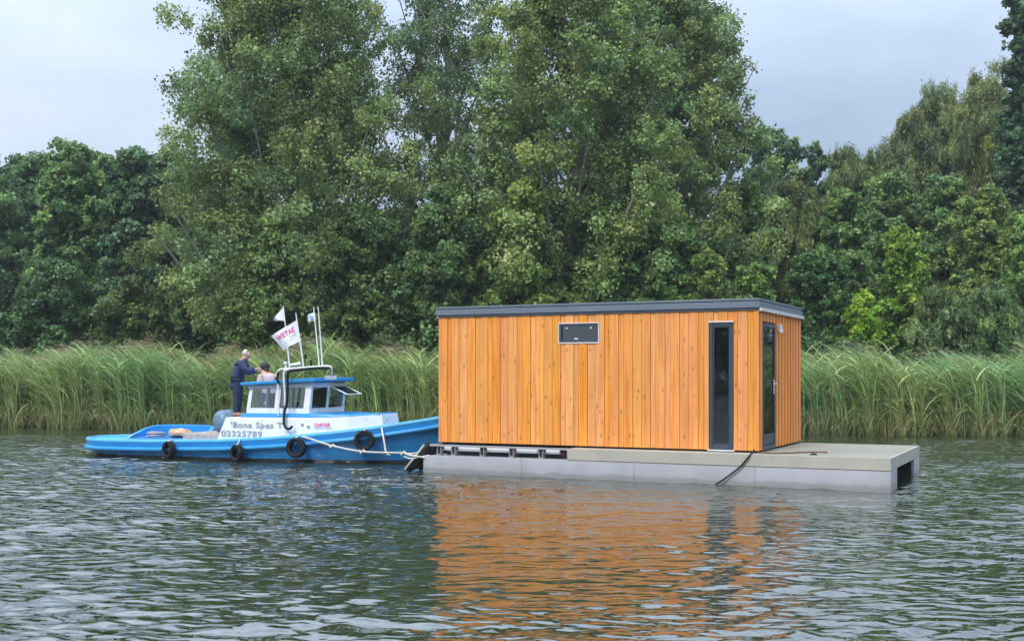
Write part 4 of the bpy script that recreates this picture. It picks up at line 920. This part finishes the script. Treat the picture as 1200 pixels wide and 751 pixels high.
def text(body, size, Mx, mt, parent, name, extr=.002, bold=.0, sx=1.0):
    cu = bpy.data.curves.new(name, 'FONT'); cu.body = body; cu.size = size; cu.extrude = extr; cu.offset = bold; cu.space_character = 1.12; cu.resolution_u = 3
    t = bpy.data.objects.new(name + '_src', cu); COL.objects.link(t)
    dg = bpy.context.evaluated_depsgraph_get(); me = bpy.data.meshes.new_from_object(t.evaluated_get(dg)); me.name = name
    bpy.data.objects.remove(t); bpy.data.curves.remove(cu)
    me.transform(Mx @ Matrix.Diagonal((sx, 1, 1, 1))); me.materials.clear()
    return link(name, me, mt, parent)
def side_text(body, px0, py, h, wpx, mt, name, parent=dh, slope=0.0):
    """lettering on the near side of the deckhouse: left end at px0, baseline py, cap height h (m), width wpx"""
    p = bpt(px0, py, -1.09); q = bpt(px0 + wpx, py, -1.09); o = text(body, h * 1.40, Matrix.Identity(4), mt, parent, name, bold=h * .035)
    co = [v.co for v in o.data.vertices]; x0 = min(c.x for c in co); x1 = max(c.x for c in co); k = (q.x - p.x) / (x1 - x0)
    for v in o.data.vertices:
        s = p.x + (v.co.x - x0) * k; z = p.z + v.co.y + slope * (s - p.x)
        f = min(1, max(0, (z - deckz(s)) / (tz(s) - deckz(s)))); v.co = Vector((s, -(th(s) + .02) + .04 * f - .012 - v.co.z, z))
    return o
side_text("'Bona Spes T", 270, 500.4, .135, 61, M['grey'], 'boat_name')
side_text("02325789", 259.3, 510.6, .135, 48, M['grey'], 'phone_number')
side_text("CARTAR", 367.5, 500, .085, 17, M['pink'], 'pink_lettering', slope=.02)
side_text("-", 368, 502.6, .05, 18, M['grey'], 'small_lettering', slope=.02)
# lettering on the big flag
fe = (B_(318.4, 393) - B_(347.6, 375.2)); fd = (B_(352.8, 399.6) - B_(347.6, 375.2))
def on_flag(body, u0, u1, v, hh, mt, name):
    o = text(body, 1.0, Matrix.Identity(4), mt, f2, name, extr=0, bold=.03); co = [w_.co for w_ in o.data.vertices]
    x0 = min(c.x for c in co); x1 = max(c.x for c in co); q = [Vector(B_(347.6, 375.2)), Vector(B_(318.4, 393)), Vector(B_(331.6, 410)), Vector(B_(352.8, 399.6))]
    for w_ in o.data.vertices:
        u = u0 + (u1 - u0) * (w_.co.x - x0) / (x1 - x0); vv = v - hh * w_.co.y
        p = q[0].lerp(q[1], u).lerp(q[3].lerp(q[2], u), vv); p.y += .05 * math.sin(u * 6 + vv * 1.5) * u - .012; p.z += .35 * .05 * math.sin(u * 5) * u; w_.co = p
on_flag('WETAK', .88, .14, .44, .36, M['pink'], 'flag_lettering')
on_flag('-', .86, .16, .60, .16, M['grey'], 'flag_lettering')
on_flag('-', .72, .30, .76, .17, M['pblue'], 'flag_lettering')

# slate blue drum behind the deckhouse
c = bpt(267, 497, -.25); b = MB()
prof = [(0, -.34), (.15, -.33), (.25, -.27), (.285, -.17), (.29, -.09), (.28, -.08), (.29, -.07), (.30, 0), (.29, .07), (.28, .08), (.29, .09), (.285, .17), (.25, .27), (.15, .33), (0, .34)]
b.lathe(prof, 28, Matrix.Translation(BO + BU * c.x + BV * c.y + Vector((0, 0, .885))) @ Matrix.Rotation(BA + R(62), 4, 'Z') @ Matrix.Rotation(R(90), 4, 'Y'))
tag(b.build('drum', M['slate'], None, smooth=True), 'slate blue rounded plastic drum lying behind the lettered white side of the boat', 'drum')

# tyres hung along the side
def tyre(px, py, r_, label, twist=0.0):
    y = -gbeam(max(.1, min(11, bx(px, -1.5)))) ; y -= .13
    p = bpt(px, py, y); s = p.x; d = .05; ang = math.atan2(-(gbeam(s + d) - gbeam(s - d)), 2 * d)
    root = BO + BU * s + BV * y + Vector((0, 0, p.z))
    Mx = Matrix.Rotation(BA + ang * 1.0 + twist, 4, 'Z') @ Matrix.Rotation(R(90), 4, 'X')
    k = r_; prof = [(k * .58, -.06), (k * .66, -.075), (k * .88, -.08), (k * .985, -.06), (k, 0), (k * .985, .06), (k * .88, .08), (k * .66, .075), (k * .58, .06), (k * .62, .045), (k * .86, .05), (k * .9, 0), (k * .86, -.05), (k * .62, -.045)]
    e = empty('tyre_fender', root); tag(e, label, 'tyre', 'black tyre fenders hung along the blue boat')
    b = MB(); b.lathe(prof, 32, Mx, closed=True)
    b.build('tyre', M['black'], e, smooth=True)
    b = MB(); zt = sheer(s) - p.z; inward = BV * .12
    b.tube([Vector((0, 0, k * .85)) - BV * .07, Vector((.01, 0, k * 1.02)) - BV * .01, Vector((0, 0, max(zt, k * 1.05) + .02)) + inward], .014, 6)
    b.build('lanyard', M['rope'], e, smooth=True)
tyre(198, 526.5, .205, 'leftmost of the four tyres, near the boat stern', -.35)
tyre(278, 530.5, .20, 'tyre hanging just below the white deckhouse end', -.35)
tyre(347, 524.5, .235, 'tyre hanging below the black hose, by the end of the rope')
tyre(427, 516, .235, 'rightmost tyre with pale strap, nearest the bow')

# mooring lines
def bw(px, py, y): p = bpt(px, py, y); return BO + BU * p.x + BV * p.y + Vector((0, 0, p.z))
o = MB().tube(spline([bw(352, 511, -1.40), bw(362, 513.5, -1.58), bw(385, 521, -1.60), bw(409, 526.5, -1.60), bw(425, 529, -1.60), bw(445, 530, -1.60), bw(466, 530.5, -1.62), bw(482, 531.5, -1.6), hw(X0 - .06, .15, .42)], 6), .022, 6).build('mooring_rope', M['rope'], None, smooth=True); tag(o, 'long pale rope sagging along the boat side to the pontoon end', 'rope')
for px, py in ((389, 522.5), (424.5, 529), (472, 530.8)):
    b = MB(); p = bw(px, py, -1.60)
    b.tube([p + Vector((-.07, 0, .03)), p + Vector((-.02, -.02, -.03)), p + Vector((.03, .0, .035)), p + Vector((.08, 0, -.02))], .032, 6)
    b.build('rope_knot', M['rope'], o, smooth=True)
o = MB().tube(spline([bw(447, 500, -1.05), bw(448.5, 508, -1.36), bw(450.5, 519, -1.5), bw(452.5, 530, -1.6), bw(457, 533, -1.6)], 5), .02, 6).build('short_rope', M['rope'], None, smooth=True); tag(o, 'short white rope from the deckhouse front down over the blue bow', 'rope')
# black fender bundle between bow and pontoon with lashings
fe_ = empty('bow_fender', hw(X0 - .10, .10, .0)); fe_.rotation_euler.z = HA; tag(fe_, 'black rubber fender bundle lashed between boat bow and pontoon end', 'fender')
for q in ([(-.30, -.50, .02), (-.05, -.40, .28), (.12, -.28, .60)], [(-.22, -.15, .03), (-.04, -.05, .30), (.06, .0, .57)], [(-.14, .5, .05), (-.04, .5, .30), (.04, .5, .55)]): b = MB(); b.tube(spline(q, 4), [.05, .08, .10, .11, .12, .11, .10, .09, .06], 12); b.build('rubber_roll', M['black'], fe_, smooth=True)
for q, r0 in (([(-.30, -.60, .06), (-.10, -.60, .28), (.10, -.48, .58)], .018), ([(-.46, -.40, .40), (-.20, -.58, .36), (.04, -.58, .33), (.3, -.40, .27)], .02), ([(-.44, -.40, .31), (-.12, -.60, .29), (.2, -.44, .36)], .016)): b = MB(); b.tube(spline(q, 5), r0, 6); b.build('lashing', M['rope'], fe_, smooth=True)

# ------------------------------------------------------------------ people
def skin(name, verts, edges, mt, parent, sub=2, smooth=True):
    """verts: list of (x,y,z,rx[,ry]); grows a continuous surface along the edges"""
    me = bpy.data.meshes.new(name); me.from_pydata([v[:3] for v in verts], edges, [])
    o = bpy.data.objects.new(name + '_src', me); COL.objects.link(o)
    o.modifiers.new('s', 'SKIN'); 
    for i, v in enumerate(verts):
        d = me.skin_vertices[0].data[i]; d.radius = (v[3], v[4] if len(v) > 4 else v[3]); d.use_root = (i == 0)
    ss = o.modifiers.new('u', 'SUBSURF'); ss.levels = sub; ss.render_levels = sub
    dg = bpy.context.evaluated_depsgraph_get(); m2 = bpy.data.meshes.new_from_object(o.evaluated_get(dg)); m2.name = name
    bpy.data.objects.remove(o); m2.materials.clear()
    m2.polygons.foreach_set('use_smooth', np.ones(len(m2.polygons), dtype=bool))
    return link(name, m2, mt, parent)

def person(loc, rz, J, label, clothes, hair, scale=1.0):
    """J: joints in a local frame where +x is forward, +y is the figure's left"""
    root = empty('person', loc, rz); root.scale = (scale,) * 3; tag(root, label, 'person')
    names = list(J.keys()); ix = {k: i for i, k in enumerate(names)}
    rad = dict(pelvis=.125, waist=.115, chest=.135, upchest=.12, neck=.066, jaw=.088, skull=.112, crown=.088, nose=.018,
               hipL=.10, hipR=.10, kneeL=.06, kneeR=.06, ankleL=.042, ankleR=.042, toeL=.035, toeR=.035,
               shL=.065, shR=.065, elL=.045, elR=.045, wrL=.030, wrR=.030, paL=.034, paR=.034)
    V = [tuple(J[k]) + ((rad[k] * .75, rad[k] * 1.15) if k in ('pelvis', 'waist', 'chest', 'upchest') else (rad[k],)) for k in names]
    E = [('pelvis', 'waist'), ('waist', 'chest'), ('chest', 'upchest'), ('upchest', 'neck'), ('neck', 'jaw'), ('jaw', 'skull'), ('skull', 'crown'), ('skull', 'nose')]
    for s_ in 'LR': E += [('pelvis', 'hip' + s_), ('hip' + s_, 'knee' + s_), ('knee' + s_, 'ankle' + s_), ('ankle' + s_, 'toe' + s_), ('upchest', 'sh' + s_), ('sh' + s_, 'el' + s_), ('el' + s_, 'wr' + s_), ('wr' + s_, 'pa' + s_)]
    EE = [(ix[a], ix[b_]) for a, b_ in E]
    for s_ in 'LR':       # fingers and thumb
        w_, p = Vector(J['wr' + s_]), Vector(J['pa' + s_]); d = (p - w_).normalized(); sd_ = d.cross(Vector((0, 0, 1))).normalized(); pi = ix['pa' + s_]
        for k, (o_, l) in enumerate(((-.027, .065), (-.009, .078), (.009, .072), (.027, .055))):
            a = p + sd_ * o_ + d * .03; b1 = a + d * l * .55 + Vector((0, 0, -.008)); c1 = b1 + d * l * .35 + Vector((0, 0, -.025))
            n0 = len(V); V += [tuple(a) + (.0095,), tuple(b1) + (.0085,), tuple(c1) + (.007,)]; EE += [(pi, n0), (n0, n0 + 1), (n0 + 1, n0 + 2)]
        a = p - d * .01 + sd_ * .04 + Vector((0, 0, .0)); b1 = a + d * .03 + sd_ * .022
        n0 = len(V); V += [tuple(a) + (.011,), tuple(b1) + (.009,)]; EE += [(pi, n0), (n0, n0 + 1)]
    skin('body', V, EE, M['skin'], root)
    for nm, keys, grow, mt in clothes:
        ks = [k for k in names if k in keys]; jj = {k: i for i, k in enumerate(ks)}
        VV = []
        for k in ks:
            r0 = rad[k] + grow; VV.append(tuple(J[k]) + ((r0 * .85, r0 * 1.12) if k in ('pelvis', 'waist', 'chest', 'upchest') else (r0,)))
        skin(nm, VV, [(jj[a], jj[b_]) for a, b_ in E if a in jj and b_ in jj], mt, root)
    h, c_ = Vector(J['skull']), Vector(J['crown'])
    hair(root, h, c_)
    # ears
    for s_ in (-1, 1):
        b = MB(); b.lathe([(0, -.008), (.022, -.006), (.026, .004), (0, .008)], 10, Matrix.Translation(h + Vector((-.005, s_ * .085, -.012))) @ Matrix.Rotation(R(90), 4, 'X') @ Matrix.Diagonal((.7, 1.2, 1, 1))); b.build('ear', M['skin'], root, smooth=True)
        b = MB(); b.lathe([(0, -.006), (.012, 0), (0, .008)], 8, Matrix.Translation(h + Vector((.088, s_ * .032, .0))) @ Matrix.Rotation(R(90), 4, 'Y')); b.build('eye', M['hair_dark'], root, smooth=True)
    return root

def ellip(parent, name, c, r_, mt, cut=None, seed=1):
    me = bpy.data.meshes.new(name); bm = bmesh.new(); bmesh.ops.create_icosphere(bm, subdivisions=3, radius=1)
    if cut: bmesh.ops.delete(bm, geom=[v for v in bm.verts if cut(v.co)], context='VERTS')
    for v in bm.verts:
        k = 1 + .03 * math.sin(v.co.x * 19 + seed) * math.cos(v.co.z * 17); v.co = Vector((c[0] + v.co.x * r_[0] * k, c[1] + v.co.y * r_[1] * k, c[2] + v.co.z * r_[2] * k))
    bm.to_mesh(me); bm.free()
    for p in me.polygons: p.use_smooth = True
    return link(name, me, mt, parent)

Jm = dict(pelvis=(-.02, 0, .90), waist=(.02, 0, 1.06), chest=(.07, 0, 1.24), upchest=(.12, 0, 1.37), neck=(.18, 0, 1.47), jaw=(.225, 0, 1.53), skull=(.235, 0, 1.605), crown=(.215, 0, 1.66), nose=(.335, 0, 1.575),
          hipL=(-.01, .10, .86), hipR=(-.01, -.10, .86), kneeL=(.03, .11, .47), kneeR=(.0, -.10, .47), ankleL=(-.02, .12, .08), ankleR=(-.04, -.10, .08), toeL=(.14, .14, .035), toeR=(.12, -.12, .035),
          shL=(.12, .20, 1.35), shR=(.12, -.20, 1.35), elL=(.23, .26, 1.12), elR=(.26, -.24, 1.15), wrL=(.44, .16, 1.17), wrR=(.47, -.12, 1.20), paL=(.51, .13, 1.18), paR=(.54, -.09, 1.22))
JK = ('waist', 'hipL', 'hipR', 'chest', 'upchest', 'shL', 'shR', 'elL', 'elR', 'wrL', 'wrR', 'pelvis')
TR = ('pelvis', 'hipL', 'hipR', 'kneeL', 'kneeR', 'ankleL', 'ankleR')
def hair_man(root, h, c_): ellip(root, 'hair', h + Vector((-.018, 0, .008)), (.098, .096, .098), M['hair_grey'], cut=lambda v: v.z < -.55 or v.x > .45)
mp_ = bpt(278.5, 488, -.35)
man = person(BO + BU * mp_.x + BV * mp_.y + Vector((0, 0, tz(5) + .005)), BA + R(22), Jm, 'bald grey haired man in navy jacket and dark trousers standing behind the wheelhouse, arms forward',
       [('jacket', JK, .055, M['navy']), ('trousers', TR, .035, M['trousers'])], hair_man, .965)
def coat(root, name, mt, w0):
  b = MB(); Q = [(-.03, 0, .74), (-.03, 0, .80), (-.02, 0, .92), (.0, 0, 1.04), (.04, 0, 1.16), (.09, 0, 1.28), (.12, 0, 1.37), (.16, 0, 1.47)]; W_ = [(.155, .205), (.165, .21), (.165, .205), (.155, .195), (.155, .20), (.15, .215), (.125, .20), (.088, .10)]
  vs = [(c[0] + w0 * a_ * math.cos(k * math.pi / 10), w0 * b_ * math.sin(k * math.pi / 10), c[2]) for c, (a_, b_) in zip(Q, W_) for k in range(20)]
  b.add(vs, [(20 * i + k, 20 * i + (k + 1) % 20, 20 * i + 20 + (k + 1) % 20, 20 * i + 20 + k) for i in range(7) for k in range(20)] + [tuple(range(20)), tuple(range(140, 160))]); b.build(name, mt, root, smooth=True)
coat(man, 'jacket_body', M['navy'], 1.0)
b = MB()
for s_ in 'LR':
    a, t = Vector(Jm['ankle' + s_]), Vector(Jm['toe' + s_]); b.tube([a + Vector((-.06, 0, -.04)), a + Vector((0, 0, -.03)), t + Vector((-.03, 0, .004)), t + Vector((.06, 0, 0))], [.04, .05, .045, .028], 10)
b.build('shoes', M['shoe'], man, smooth=True)
Jw = dict(Jm); Jw.update(shL=(.06, .165, 1.36), shR=(.06, -.165, 1.36), elL=(.12, .20, 1.10), elR=(.12, -.20, 1.10), wrL=(.32, .14, 1.12), wrR=(.32, -.14, 1.12), paL=(.39, .12, 1.13), paR=(.39, -.12, 1.13))
def hair_w(root, h, c_):
    ellip(root, 'hair', h + Vector((-.02, 0, -.002)), (.115, .108, .118), M['hair_dark'], cut=lambda v: v.x > .6 and v.z < .3)
    skin('hair_tail', [tuple(h + Vector((-.07, 0, .0))) + (.07,), tuple(h + Vector((-.10, 0, -.13))) + (.065,), tuple(h + Vector((-.10, 0, -.24))) + (.04,)], [(0, 1), (1, 2)], M['hair_dark'], root)
wp_ = bpt(315.5, 470, 1.24)
s_w = wp_.x
pw = person(BO + BU * s_w + BV * 1.24 + Vector((0, 0, deckz(s_w) + .02)), BA + R(150), Jw, 'dark haired person in pale pink top half hidden behind the wheelhouse roof',
       [('top', JK, .04, M['top']), ('trousers', TR, .025, M['trousers'])], hair_w, 1.13)
coat(pw, 'top_body', M['top'], .9)
b = MB()
for s_ in 'LR':
    a, t = Vector(Jw['ankle' + s_]), Vector(Jw['toe' + s_]); b.tube([a + Vector((-.06, 0, -.04)), a + Vector((0, 0, -.03)), t + Vector((-.03, 0, .004)), t + Vector((.06, 0, 0))], [.04, .05, .045, .028], 10)
b.build('shoes', M['shoe'], pw, smooth=True)
